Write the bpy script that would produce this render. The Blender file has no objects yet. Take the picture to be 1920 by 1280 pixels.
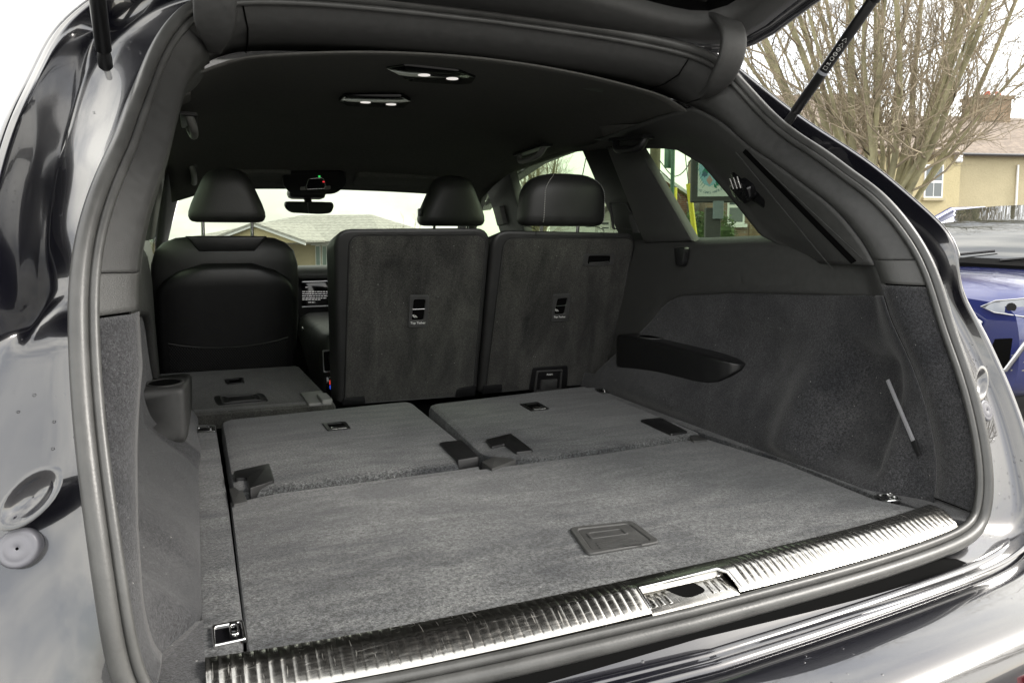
import bpy, bmesh, math, random
from mathutils import Vector, Matrix
import numpy as np
rnd = random.Random(7)
sc = bpy.context.scene
COL = sc.collection

# ------------------------------------------------------------------ camera
FPX, CX, CY, HZ, VPX = 1370.0, 960.0, 560.0, 445.0, 362.0
PITCH = math.atan((CY - HZ) / FPX)
CAM = Vector((-0.5846, -0.8712, 1.28))
YAW = math.atan2(VPX - CX, (CY - HZ) * math.sin(PITCH) + FPX * math.cos(PITCH))   # car axis seen left of the lens axis
cam_d = bpy.data.cameras.new('camera')
cam = bpy.data.objects.new('camera', cam_d); COL.objects.link(cam)
cam_d.sensor_width = 36.0; cam_d.lens = 36.0 * FPX / 1920.0
cam_d.shift_y = -(640.0 - CY) / 1920.0
cam_d.clip_start = 0.02; cam_d.clip_end = 2000
cam.location = CAM
cam.rotation_euler = (math.pi / 2 - PITCH, 0, YAW)
sc.camera = cam
bpy.context.view_layer.update()
_R = cam.rotation_euler.to_matrix()
RX, RY, RZ = _R.col[0], _R.col[1], -_R.col[2]

# ------------------------------------------------------------------ sky, sun, exposure
SUN_EL, SUN_AZ = math.radians(36), math.radians(114)      # azimuth clockwise from +y
world = bpy.data.worlds.new('World'); sc.world = world; world.use_nodes = True
nt = world.node_tree; nt.nodes.clear()
wo = nt.nodes.new('ShaderNodeOutputWorld'); bg = nt.nodes.new('ShaderNodeBackground')
sky = nt.nodes.new('ShaderNodeTexSky'); sky.sky_type = 'NISHITA'; sky.sun_disc = False
sky.sun_elevation = SUN_EL; sky.sun_rotation = SUN_AZ; sky.air_density = 1.0; sky.dust_density = 2.0
tc = nt.nodes.new('ShaderNodeTexCoord')
mp = nt.nodes.new('ShaderNodeMapping'); mp.inputs['Scale'].default_value = (1.3, 1.3, 2.6)
nz = nt.nodes.new('ShaderNodeTexNoise'); nz.inputs['Scale'].default_value = 1.7; nz.inputs['Detail'].default_value = 7; nz.inputs['Roughness'].default_value = 0.58
rp = nt.nodes.new('ShaderNodeValToRGB')
rp.color_ramp.elements[0].position = 0.40; rp.color_ramp.elements[0].color = (0.45, 0.45, 0.45, 1)
rp.color_ramp.elements[1].position = 0.60; rp.color_ramp.elements[1].color = (0.97, 0.97, 0.97, 1)
mx = nt.nodes.new('ShaderNodeMix'); mx.data_type = 'RGBA'
mx.inputs['B'].default_value = (11.5, 11.2, 10.5, 1)
nt.links.new(tc.outputs['Generated'], mp.inputs['Vector']); nt.links.new(mp.outputs[0], nz.inputs['Vector'])
nt.links.new(nz.outputs['Fac'], rp.inputs['Fac']); nt.links.new(rp.outputs['Color'], mx.inputs['Factor'])
nt.links.new(sky.outputs['Color'], mx.inputs['A']); nt.links.new(mx.outputs['Result'], bg.inputs['Color'])
bg.inputs['Strength'].default_value = 0.10
nt.links.new(bg.outputs[0], wo.inputs['Surface'])
sun_d = bpy.data.lights.new('sun', 'SUN'); sun_d.energy = 1.5; sun_d.angle = math.radians(20); sun_d.color = (1.0, 0.96, 0.9)
sun = bpy.data.objects.new('sun', sun_d); COL.objects.link(sun)
sun.rotation_euler = (math.pi / 2 - SUN_EL, 0, math.pi - SUN_AZ)
sun.location = (0, 0, 30)
sc.view_settings.view_transform = 'Standard'; sc.view_settings.look = 'None'
sc.view_settings.exposure = 1.68; sc.view_settings.gamma = 1.0
sc.view_settings.use_curve_mapping = False
sc.cycles.use_denoising = True
sc.cycles.max_bounces = 10; sc.cycles.diffuse_bounces = 4; sc.cycles.glossy_bounces = 5
sc.cycles.transmission_bounces = 6; sc.cycles.transparent_max_bounces = 16
sc.cycles.sample_clamp_indirect = 8.0

# ------------------------------------------------------------------ surveying helpers: a picture ray met with a real plane
def ray(px, py): return RX * (px - CX) - RY * (py - CY) + RZ * FPX
def PN(px, py, o, n):
    d = ray(px, py); o = Vector(o); n = Vector(n)
    return CAM + d * ((o - CAM).dot(n) / d.dot(n))
def PX(px, py, x): return PN(px, py, (x, 0, 0), (1, 0, 0))
def PY(px, py, y): return PN(px, py, (0, y, 0), (0, 1, 0))
def PZ(px, py, z): return PN(px, py, (0, 0, z), (0, 0, 1))
def PD(px, py, depth): return CAM + ray(px, py) * (depth / FPX)

# ------------------------------------------------------------------ materials
def principled(name):
    m = bpy.data.materials.new(name); m.use_nodes = True
    return m, m.node_tree, m.node_tree.nodes['Principled BSDF']
def N(t, kind, **kw):
    n = t.nodes.new(kind)
    for k, v in kw.items(): n.inputs[k.replace('_', ' ')].default_value = v
    return n
def coords(t, scale=(1, 1, 1), rot=(0, 0, 0)):
    c = t.nodes.new('ShaderNodeTexCoord'); m = t.nodes.new('ShaderNodeMapping')
    m.inputs['Scale'].default_value = scale; m.inputs['Rotation'].default_value = rot
    t.links.new(c.outputs['Object'], m.inputs['Vector']); return m.outputs[0]
def ramp(t, src, a, b, p0=0.3, p1=0.7):
    r = t.nodes.new('ShaderNodeValToRGB')
    r.color_ramp.elements[0].position = p0; r.color_ramp.elements[1].position = p1
    r.color_ramp.elements[0].color = (*a, 1) if len(a) == 3 else a
    r.color_ramp.elements[1].color = (*b, 1) if len(b) == 3 else b
    t.links.new(src, r.inputs['Fac']); return r.outputs['Color']
def mixc(t, fac, a, b, mode='MIX'):
    m = t.nodes.new('ShaderNodeMix'); m.data_type = 'RGBA'; m.blend_type = mode
    if isinstance(fac, (int, float)): m.inputs['Factor'].default_value = fac
    else: t.links.new(fac, m.inputs['Factor'])
    for k, v in (('A', a), ('B', b)):
        if isinstance(v, tuple): m.inputs[k].default_value = (*v, 1) if len(v) == 3 else v
        else: t.links.new(v, m.inputs[k])
    return m.outputs['Result']
def bump(t, b, src, strength, dist, prev=None):
    n = t.nodes.new('ShaderNodeBump'); n.inputs['Strength'].default_value = strength; n.inputs['Distance'].default_value = dist
    t.links.new(src, n.inputs['Height'])
    if prev: t.links.new(prev, n.inputs['Normal'])
    t.links.new(n.outputs[0], b.inputs['Normal']); return n.outputs[0]
def noise(t, vec, scale, detail=3, rough=0.5, dist=0.0):
    n = N(t, 'ShaderNodeTexNoise', Scale=scale, Detail=detail, Roughness=rough, Distortion=dist)
    t.links.new(vec, n.inputs['Vector']); return n.outputs['Fac']

def simple(name, col, rough=0.5, metal=0.0, nscale=0, nbump=0.0, var=0.0, coat=0.0, ior=1.5, spec=0.5):
    m, t, b = principled(name)
    b.inputs['Base Color'].default_value = (*col, 1); b.inputs['Roughness'].default_value = rough
    b.inputs['Metallic'].default_value = metal; b.inputs['IOR'].default_value = ior
    b.inputs['Specular IOR Level'].default_value = spec
    if coat: b.inputs['Coat Weight'].default_value = coat; b.inputs['Coat Roughness'].default_value = 0.02
    if nscale:
        v = coords(t); f = noise(t, v, nscale, 4)
        if nbump: bump(t, b, f, nbump, 0.002)
        if var:
            g = noise(t, v, nscale * 0.05 + 1.5, 5, 0.6)
            t.links.new(ramp(t, g, tuple(c * (1 - var) for c in col), tuple(c * (1 + var) for c in col)), b.inputs['Base Color'])
            t.links.new(ramp(t, g, (rough * 0.88,) * 3, (min(1, rough * 1.1),) * 3), b.inputs['Roughness'])
    return m

def carpet(name, dark, light, grain=900, stretch=(0.9, 3.4, 1.0), rot=0.45, nscale=2.6, lintamt=0.80, streak=0.55, speck=0.85):
    """short pile: brushed nap streaks, fine tuft relief, a little lint"""
    m, t, b = principled(name)
    v = coords(t)
    vs = coords(t, stretch, (0.0, 0.0, rot)); vs2 = coords(t, stretch, (0.3, 0.2, -rot * 1.3))
    nap = noise(t, vs, nscale, 3, 0.55, 1.8)
    nap2 = noise(t, vs2, nscale * 2.6, 3, 0.55, 1.0)
    nap3 = noise(t, v, nscale * 1.1, 2, 0.5, 0.4)
    tuft = noise(t, v, grain * 0.5, 3, 0.75)
    tuft2 = noise(t, v, grain * 0.22, 3, 0.75)
    base = ramp(t, nap, dark, light, 0.38, 0.60)
    base = mixc(t, streak * 0.8, base, ramp(t, nap2, dark, light, 0.40, 0.62))
    base = mixc(t, 0.35, base, ramp(t, nap3, dark, light, 0.36, 0.64))
    base = mixc(t, 0.85, base, ramp(t, tuft, (0.25,) * 3, (1.85,) * 3, 0.32, 0.68), 'MULTIPLY')
    base = mixc(t, speck, base, ramp(t, tuft2, (0.25,) * 3, (1.85,) * 3, 0.36, 0.64), 'MULTIPLY')
    lint = noise(t, v, 190.0, 1, 0.3)
    base = mixc(t, ramp(t, lint, (0, 0, 0), (1, 1, 1), lintamt, lintamt + 0.03), base, (0.25, 0.25, 0.24))
    t.links.new(base, b.inputs['Base Color'])
    b.inputs['Roughness'].default_value = 0.95; b.inputs['Specular IOR Level'].default_value = 0.15
    b.inputs['Sheen Weight'].default_value = 0.25; b.inputs['Sheen Roughness'].default_value = 0.5
    b.inputs['Sheen Tint'].default_value = (0.8, 0.8, 0.8, 1)
    bump(t, b, tuft, 0.7, 0.002)
    return m

def paint(name, col, flake=0.0, rough=0.25, water=True):
    m, t, b = principled(name)
    b.inputs['Base Color'].default_value = (*col, 1); b.inputs['Metallic'].default_value = flake
    b.inputs['Roughness'].default_value = rough
    b.inputs['Coat Weight'].default_value = 1.0; b.inputs['Coat Roughness'].default_value = 0.015; b.inputs['Coat IOR'].default_value = 1.8
    v = coords(t)
    big = noise(t, v, 5.0, 3, 0.4)
    n = t.nodes.new('ShaderNodeBump'); n.inputs['Strength'].default_value = 0.006; n.inputs['Distance'].default_value = 0.004
    t.links.new(big, n.inputs['Height']); last = n.outputs[0]
    if water:                                  # beads of rain left on the paint
        vo = N(t, 'ShaderNodeTexVoronoi', Scale=75.0); t.links.new(v, vo.inputs['Vector'])
        msk = noise(t, v, 7.0, 2)
        r = ramp(t, vo.outputs['Distance'], (1, 1, 1), (0, 0, 0), 0.08, 0.16)
        k = mixc(t, 1.0, r, ramp(t, msk, (0, 0, 0), (1, 1, 1), 0.60, 0.64), 'MULTIPLY')
        n2 = t.nodes.new('ShaderNodeBump'); n2.inputs['Strength'].default_value = 0.6; n2.inputs['Distance'].default_value = 0.002
        t.links.new(k, n2.inputs['Height']); t.links.new(last, n2.inputs['Normal']); last = n2.outputs[0]
    t.links.new(last, b.inputs['Coat Normal']); t.links.new(n.outputs[0], b.inputs['Normal'])
    dirt = noise(t, v, 16.0, 6, 0.7)
    t.links.new(ramp(t, dirt, (0.012,) * 3, (0.10,) * 3, 0.45, 0.85), b.inputs['Coat Roughness'])
    return m

def glass(name, tint, refl=1.0, rough=0.0):
    m = bpy.data.materials.new(name); m.use_nodes = True; t = m.node_tree; t.nodes.clear()
    o = t.nodes.new('ShaderNodeOutputMaterial'); mix = t.nodes.new('ShaderNodeMixShader')
    tr = t.nodes.new('ShaderNodeBsdfTransparent'); tr.inputs['Color'].default_value = (*tint, 1)
    gl = t.nodes.new('ShaderNodeBsdfGlossy'); gl.inputs['Roughness'].default_value = rough; gl.inputs['Color'].default_value = (refl,) * 3 + (1,)
    lw = t.nodes.new('ShaderNodeLayerWeight'); lw.inputs['Blend'].default_value = 0.5
    pw = t.nodes.new('ShaderNodeMath'); pw.operation = 'POWER'; pw.inputs[1].default_value = 4.0
    ma = t.nodes.new('ShaderNodeMath'); ma.operation = 'MULTIPLY_ADD'; ma.inputs[1].default_value = 0.55; ma.inputs[2].default_value = 0.02
    t.links.new(lw.outputs['Facing'], pw.inputs[0]); t.links.new(pw.outputs[0], ma.inputs[0]); t.links.new(ma.outputs[0], mix.inputs[0]); t.links.new(tr.outputs[0], mix.inputs[1]); t.links.new(gl.outputs[0], mix.inputs[2])
    t.links.new(mix.outputs[0], o.inputs['Surface']); return m

def emis(name, col, s):
    m, t, b = principled(name)
    b.inputs['Base Color'].default_value = (*col, 1); b.inputs['Emission Color'].default_value = (*col, 1); b.inputs['Emission Strength'].default_value = s
    return m

M = {}
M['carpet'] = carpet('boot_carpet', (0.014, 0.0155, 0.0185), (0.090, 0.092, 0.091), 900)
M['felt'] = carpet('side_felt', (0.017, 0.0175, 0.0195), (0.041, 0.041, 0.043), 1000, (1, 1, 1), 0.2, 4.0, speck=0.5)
M['felt_seat'] = carpet('seat_back_felt', (0.010, 0.010, 0.0096), (0.060, 0.059, 0.053), 1100, (2.6, 1.0, 0.8), 0.55, 2.4, speck=0.45)
M['leather'] = simple('black_leather', (0.022, 0.022, 0.0215), 0.44, 0, 420, 0.25, 0.15)
M['plastic'] = simple('black_grained_plastic', (0.042, 0.042, 0.041), 0.52, 0, 1500, 0.35, 0.18)
M['plastic_grain'] = simple('coarse_grained_plastic', (0.055, 0.055, 0.053), 0.52, 0, 700, 0.45, 0.1)
M['plastic_dark'] = simple('dark_smooth_plastic', (0.009, 0.009, 0.0095), 0.40, 0, 900, 0.12, 0.2)
M['plastic_grey'] = simple('grey_plastic', (0.19, 0.19, 0.18), 0.5, 0, 900, 0.1, 0.1)
M['gloss_black'] = simple('gloss_black_plastic', (0.006, 0.006, 0.007), 0.08)
M['headliner'] = simple('headliner_cloth', (0.095, 0.094, 0.088), 0.95, 0, 1800, 0.3, 0.12, spec=0.1)
M['void'] = simple('black_parts_and_recess_shade', (0.003, 0.003, 0.003), 0.9, spec=0.05)  # near-black for plain dark parts and for recess shade put into colour
M['rubber'] = simple('seal_rubber', (0.055, 0.055, 0.053), 0.38, 0, 300, 0.12, 0.25)
M['paint'] = paint('black_car_paint', (0.004, 0.004, 0.007))
M['chrome'] = simple('chrome', (0.75, 0.75, 0.74), 0.12, 1.0)
def sill_metal():
    m, t, b = principled('brushed_sill_metal')
    b.inputs['Metallic'].default_value = 1.0; b.inputs['Base Color'].default_value = (0.47, 0.46, 0.43, 1)
    v = coords(t); s = coords(t, (6, 60, 6), (0, 0, 0.5)); s2 = coords(t, (50, 4, 6), (0, 0, -0.3))
    a = noise(t, s, 5.0, 3); c = noise(t, s2, 7.0, 3)
    sc1 = ramp(t, a, (0.20,) * 3, (0.30,) * 3, 0.45, 0.75)
    t.links.new(mixc(t, ramp(t, c, (0, 0, 0), (1, 1, 1), 0.66, 0.72), sc1, (0.5, 0.5, 0.5)), b.inputs['Roughness'])
    bump(t, b, noise(t, v, 40, 4), 0.08, 0.002)
    return m
M['sill'] = sill_metal()
M['glass'] = glass('green_tinted_glass', (0.62, 0.69, 0.58))
M['glass_clear'] = glass('windscreen_glass', (0.48, 0.52, 0.45))
M['glass_dark'] = glass('privacy_glass', (0.10, 0.11, 0.11))
M['white_print'] = simple('white_print', (0.75, 0.75, 0.73), 0.7)
M['lens'] = emis('lit_lamp_lens', (0.80, 0.76, 0.72), 0.30)

# ------------------------------------------------------------------ mesh helpers
def link(name, me, mat, parent=None, smooth=True):
    if mat is not None: me.materials.append(M[mat] if isinstance(mat, str) else mat)
    o = bpy.data.objects.new(name, me); COL.objects.link(o)
    if parent is not None: o.parent = parent
    if smooth:
        for p in me.polygons: p.use_smooth = True
    return o
def meshobj(name, V, F, mat, parent=None, smooth=True):
    me = bpy.data.meshes.new(name); me.from_pydata([tuple(v) for v in V], [], F); me.update()
    bm = bmesh.new(); bm.from_mesh(me); bmesh.ops.recalc_face_normals(bm, faces=bm.faces); bm.to_mesh(me); bm.free()
    return link(name, me, mat, parent, smooth)
def sharp(o, deg=35):
    me = o.data
    bm = bmesh.new(); bm.from_mesh(me)
    for e in bm.edges:
        if len(e.link_faces) == 2 and e.calc_face_angle(0) > math.radians(deg): e.smooth = False
    bm.to_mesh(me); bm.free(); return o
def gridobj(name, rows, mat, parent=None, thick=0.0, skip=None, closed=False, smooth=True, crease=None):
    n, k = len(rows), len(rows[0]); V = [p for r in rows for p in r]; F = []
    for i in range(n - 1):
        for j in range(k if closed else k - 1):
            if skip and skip(i, j): continue
            j2 = (j + 1) % k
            F.append((i * k + j, i * k + j2, (i + 1) * k + j2, (i + 1) * k + j))
    me = bpy.data.meshes.new(name); me.from_pydata([tuple(v) for v in V], [], F); me.update()
    o = link(name, me, mat, parent, smooth)
    if crease: sharp(o, crease)
    if thick:
        md = o.modifiers.new('solid', 'SOLIDIFY'); md.thickness = thick; md.offset = -1
    return o
def crom(pts, n):
    """even resampling of a Catmull-Rom curve"""
    P = [Vector(p) for p in pts]; D = []
    for i in range(len(P) - 1):
        a = P[i - 1] if i > 0 else P[i] * 2 - P[i + 1]; b, c = P[i], P[i + 1]
        d = P[i + 2] if i + 2 < len(P) else P[i + 1] * 2 - P[i]
        for s in range(12):
            u = s / 12
            D.append(0.5 * ((2 * b) + (c - a) * u + (2 * a - 5 * b + 4 * c - d) * u * u + (3 * b - a - 3 * c + d) * u ** 3))
    D.append(P[-1]); return resample(D, n)
def resample(D, n):
    L = [0]
    for i in range(1, len(D)): L.append(L[-1] + (D[i] - D[i - 1]).length)
    out = []; j = 0
    for k in range(n):
        s = L[-1] * k / (n - 1)
        while j < len(L) - 2 and L[j + 1] < s: j += 1
        u = (s - L[j]) / max(1e-9, L[j + 1] - L[j]); out.append(D[j].lerp(D[j + 1], min(1, u)))
    return out
def param(pts, n):
    """Catmull-Rom with the same parameter count per control segment, so paired curves stay paired"""
    P = [Vector(p) for p in pts]; out = []
    for i in range(len(P) - 1):
        a = P[i - 1] if i > 0 else P[i] * 2 - P[i + 1]; b, c = P[i], P[i + 1]
        d = P[i + 2] if i + 2 < len(P) else P[i + 1] * 2 - P[i]
        for s in range(n):
            u = s / n
            out.append(0.5 * ((2 * b) + (c - a) * u + (2 * a - 5 * b + 4 * c - d) * u * u + (3 * b - a - 3 * c + d) * u ** 3))
    out.append(P[-1]); return out
def lin(xs, ys, x):
    return float(np.interp(x, xs, ys))
def sstep(a, b, x):
    t = min(1, max(0, (x - a) / (b - a))); return t * t * (3 - 2 * t)
def tube(name, pts, r, mat, parent=None, seg=10, cap=True, closed=False):
    """round bar along a path; r may be a list"""
    P = [Vector(p) for p in pts]; n = len(P); R = r if isinstance(r, (list, tuple)) else [r] * n
    rows = []; prev = None
    for i in range(n):
        T = (P[(i + 1) % n] - P[i - 1]) if closed else (P[min(i + 1, n - 1)] - P[max(i - 1, 0)])
        T.normalize()
        if prev is None:
            u = T.orthogonal().normalized()
        else:
            u = (prev - T * prev.dot(T)).normalized()
        prev = u; w = T.cross(u)
        rows.append([P[i] + (u * math.cos(2 * math.pi * k / seg) + w * math.sin(2 * math.pi * k / seg)) * R[i] for k in range(seg)])
    if closed: rows.append(rows[0])
    V = [p for q in rows for p in q]; F = []
    for i in range(len(rows) - 1):
        for k in range(seg):
            F.append((i * seg + k, i * seg + (k + 1) % seg, (i + 1) * seg + (k + 1) % seg, (i + 1) * seg + k))
    if cap and not closed:
        F.append(tuple(range(seg - 1, -1, -1))); F.append(tuple(len(V) - seg + k for k in range(seg)))
    o = meshobj(name, V, F, mat, parent); return sharp(o, 60)
def roundpoly(pts, r, seg=5):
    """round the corners of a planar polygon of 3-D points; r scalar or list"""
    n = len(pts); out = []
    for i in range(n):
        rr = r[i] if isinstance(r, (list, tuple)) else r
        p = Vector(pts[i]); a = Vector(pts[i - 1]) - p; b = Vector(pts[(i + 1) % n]) - p
        la, lb = a.length, b.length
        if rr <= 0: out.append(p); continue
        d = min(rr, la * 0.48, lb * 0.48)
        p0 = p + a * (d / la); p1 = p + b * (d / lb)
        for k in range(seg + 1):
            u = k / seg; out.append(p0 * (1 - u) ** 2 + p * 2 * u * (1 - u) + p1 * u * u)
    return out
def slab(name, pts, n, h0, h1, mat, parent=None, bevel=0.0, bseg=2, sag=0.0):
    """planar outline pts pushed along n from h0 to h1 (h1 is the seen face), seen rim rounded"""
    n = Vector(n).normalized(); bm = bmesh.new()
    k = len(pts)
    lo = [bm.verts.new(Vector(p) + n * h0 - Vector((0, 0, sag))) for p in pts]; hi = [bm.verts.new(Vector(p) + n * h1) for p in pts]
    top = bm.faces.new(hi); bm.faces.new(lo[::-1])
    for i in range(k): bm.faces.new((lo[i], lo[(i + 1) % k], hi[(i + 1) % k], hi[i]))
    bmesh.ops.recalc_face_normals(bm, faces=bm.faces)
    if bevel > 0:
        bmesh.ops.bevel(bm, geom=list(top.edges), offset=bevel, segments=bseg, affect='EDGES', profile=0.5, clamp_overlap=True)
    me = bpy.data.meshes.new(name); bm.to_mesh(me); bm.free()
    o = link(name, me, mat, parent); return sharp(o, 32)
def ring(name, outer, inner, n, h0, h1, mat, parent=None):
    """flat frame between two outlines with the same point count"""
    n = Vector(n).normalized(); k = len(outer); V = []; F = []
    for h in (h0, h1):
        V += [Vector(p) + n * h for p in outer]; V += [Vector(p) + n * h for p in inner]
    for i in range(k):
        j = (i + 1) % k
        F += [(2 * k + i, 2 * k + j, 3 * k + j, 3 * k + i), (i, k + i, k + j, j), (i, j, 2 * k + j, 2 * k + i), (k + i, 3 * k + i, 3 * k + j, k + j)]
    o = meshobj(name, V, F, mat, parent)
    md = o.modifiers.new('bev', 'BEVEL'); md.width = min(0.002, abs(h1 - h0) * 0.4); md.segments = 2; md.limit_method = 'ANGLE'
    return sharp(o, 32)
class Plane:
    """a real plane in the place; pix() meets a picture ray with it"""
    def __init__(s, o, n):
        s.o = Vector(o); s.n = Vector(n).normalized()
        if (CAM - s.o).dot(s.n) < 0: s.n = -s.n
    def pix(s, px, py): return PN(px, py, s.o, s.n)
    def poly(s, L, r=0.0, seg=5): return roundpoly([s.pix(*p) for p in L], r, seg)
    def slab(s, name, L, h0, h1, mat, parent, r=0.0, bevel=0.0, seg=5, sag=0.0, bseg=2):
        return slab(name, s.poly(L, r, seg), s.n, h0, h1, mat, parent, bevel, bseg, sag)
    def ring(s, name, Lo, Li, h0, h1, mat, parent, r=0.004):
        return ring(name, s.poly(Lo, r), s.poly(Li, r * 0.7), s.n, h0, h1, mat, parent)
def shrink(L, f):
    cx = sum(p[0] for p in L) / len(L); cy = sum(p[1] for p in L) / len(L)
    return [(cx + (x - cx) * f, cy + (y - cy) * f) for x, y in L]
def box(name, c, size, mat, parent=None, bevel=0.0, rz=0.0, rot=None):
    bm = bmesh.new(); bmesh.ops.create_cube(bm, size=1.0)
    bmesh.ops.scale(bm, vec=size, verts=bm.verts)
    if bevel: bmesh.ops.bevel(bm, geom=list(bm.edges), offset=bevel, segments=2, affect='EDGES', profile=0.5)
    mtx = Matrix.Rotation(rz, 4, 'Z') if rot is None else rot.to_4x4()
    bmesh.ops.transform(bm, matrix=Matrix.Translation(c) @ mtx, verts=bm.verts)
    me = bpy.data.meshes.new(name); bm.to_mesh(me); bm.free()
    return sharp(link(name, me, mat, parent), 32)
def cushion(name, secs, mat, parent=None, seg=28, n=3.0):
    """soft lofted body: sections (centre, half-vector u, half-vector v[, power]); ends closed round"""
    rows = []
    S = list(secs)
    for s in S:
        c, u, v = Vector(s[0]), Vector(s[1]), Vector(s[2]); e = s[3] if len(s) > 3 else n
        row = []
        for k in range(seg):
            a = 2 * math.pi * k / seg; ca, sa = math.cos(a), math.sin(a)
            row.append(c + u * math.copysign(abs(ca) ** (2 / e), ca) + v * math.copysign(abs(sa) ** (2 / e), sa))
        rows.append(row)
    V = [p for r in rows for p in r]; F = []
    for i in range(len(rows) - 1):
        for k in range(seg): F.append((i * seg + k, i * seg + (k + 1) % seg, (i + 1) * seg + (k + 1) % seg, (i + 1) * seg + k))
    F.append(tuple(range(seg - 1, -1, -1))); F.append(tuple(len(V) - seg + k for k in range(seg)))
    return meshobj(name, V, F, mat, parent)
def text(name, s, size, o, ux, uy, mat, parent=None, depth=0.0004, align='CENTER'):
    c = bpy.data.curves.new(name, 'FONT'); c.body = s; c.size = size; c.extrude = depth; c.align_x = align; c.align_y = 'CENTER'
    c.resolution_u = 3
    t = bpy.data.objects.new(name, c); COL.objects.link(t)
    bpy.context.view_layer.update()
    me = bpy.data.meshes.new_from_object(t.evaluated_get(bpy.context.evaluated_depsgraph_get()))
    bpy.data.objects.remove(t); bpy.data.curves.remove(c)
    ux = Vector(ux).normalized(); uy = Vector(uy); uy = (uy - ux * uy.dot(ux)).normalized(); uz = ux.cross(uy)
    mtx = Matrix((ux, uy, uz)).transposed().to_4x4(); mtx.translation = Vector(o)
    me.transform(mtx); me.materials.clear()
    return link(name, me, mat, parent, False)
def empty(name, loc, label, cat, group=None):
    e = bpy.data.objects.new(name, None); COL.objects.link(e); e.location = loc; e.empty_display_size = 0.2
    e['label'] = label; e['category'] = cat
    if group: e['group'] = group
    bpy.context.view_layer.update()
    return e
def adopt(root):
    """children are modelled in place; keep them there"""
    bpy.context.view_layer.update()
    inv = root.matrix_world.inverted()
    for c in root.children: c.matrix_parent_inverse = inv
# ================================================================== the black SUV
FZ = 0.80                                            # load floor height
suv = empty('suv', (0, 1.3, 0), 'black SUV with raised tailgate, carpeted boot and folded rear seats', 'car')
S_CTRL = [(0, -.112, .785), (.25, -.108, .785), (.42, -.098, .785), (.55, -.083, .785), (.612, -.070, .790), (.643, -.060, .806),
          (.658, -.055, .85), (.668, -.035, .93), (.682, .008, 1.03), (.692, .055, 1.11), (.697, .098, 1.22), (.688, .15, 1.297),
          (.672, .20, 1.357), (.66, .26, 1.40), (.651, .325, 1.45), (.643, .395, 1.492), (.631, .462, 1.547), (.612, .505, 1.60),
          (.583, .535, 1.648), (.545, .552, 1.682), (.483, .568, 1.707), (.29, .583, 1.727), (0, .59, 1.733)]
O_CTRL = [(0, -.165, .745), (.25, -.158, .745), (.42, -.15, .745), (.60, -.135, .745), (.70, -.115, .748), (.775, -.095, .757),
          (.815, -.075, .80), (.842, -.015, .93), (.85, .04, 1.03), (.835, .075, 1.11), (.805, .100, 1.18), (.802, .105, 1.27),
          (.806, .19, 1.343), (.807, .255, 1.395), (.805, .325, 1.448), (.801, .41, 1.503), (.797, .50, 1.560), (.785, .60, 1.634),
          (.735, .670, 1.712), (.66, .69, 1.762), (.53, .69, 1.777), (.29, .692, 1.787), (0, .695, 1.792)]
NP = 10
def fair(P, it):
    for _ in range(it): P = [P[0]] + [P[i] * .5 + (P[i - 1] + P[i + 1]) * .25 for i in range(1, len(P) - 1)] + [P[-1]]
    return P
Sr = fair(param(S_CTRL, NP), 40); Or = fair(param(O_CTRL, NP), 30); NS = len(Sr)
def flip(p, s): return Vector((p[0] * s, p[1], p[2]))
def loopframe(P):
    """inward and rearward unit vectors along the right half of the aperture"""
    out = []
    for i, p in enumerate(P):
        T = (P[min(i + 1, len(P) - 1)] - P[max(i - 1, 0)]).normalized()
        c = Vector((0, p.y, 1.25)) - p
        inn = (c - T * c.dot(T)).normalized()
        nn = T.cross(inn).normalized()
        if nn.y > 0: nn = -nn
        out.append((inn, nn))
    for _ in range(25): out = [out[0]] + [((out[i - 1][0] + out[i][0] * 2 + out[i + 1][0]).normalized(), (out[i - 1][1] + out[i][1] * 2 + out[i + 1][1]).normalized()) for i in range(1, len(out) - 1)] + [out[-1]]
    out[0] = (Vector((0, 0, 1)), Vector((0, -1, 0))); out[-1] = (Vector((0, 0, -1)), Vector((0, -1, 0)))
    return out
LF = loopframe(Sr)
def full(rowR):
    """right half row -> closed loop over both sides"""
    L = [flip(p, -1) for p in rowR[1:-1]][::-1]
    return rowR + L
# --- door seal: bulb, lip and carrier run round the whole aperture
def offs(inn, rear): return [Sr[i] + LF[i][0] * inn + LF[i][1] * rear for i in range(NS)]
tube('boot_seal', full(offs(-.011, .010)), .0105, 'rubber', suv, 12, closed=True)
seal = suv.children[0]
tube('seal_lip', full(offs(.004, .006)), .0062, 'rubber', seal, 8, closed=True)
# --- painted channel around the aperture
rows = []
for fr, dl, du in ((.05, .002, .002), (.09, .020, .045), (.13, .030, .072), (.20, .033, .082), (.42, .031, .082), (.54, .030, .080), (.62, .029, .072), (.74, .027, .044), (.86, .024, .012), (.90, .016, .004), (.92, .004, .000), (.945, -.002, -.003), (.965, -.001, .000), (.98, -.002, -.002), (1.0, .002, .003), (1.015, .008, .008)):
    row = []
    for i in range(NS):
        k = sstep(1.17, 1.27, Sr[i].z) * sstep(1.74, 1.64, Sr[i].z); dp = dl + (du - dl) * k
        row.append(Sr[i].lerp(Or[i], fr) - LF[i][1] * dp * (1 if i > 44 else .35 + .65 * i / 44))
    rows.append(full(row))
gridobj('body_aperture', rows, 'paint', suv, closed=True)
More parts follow.
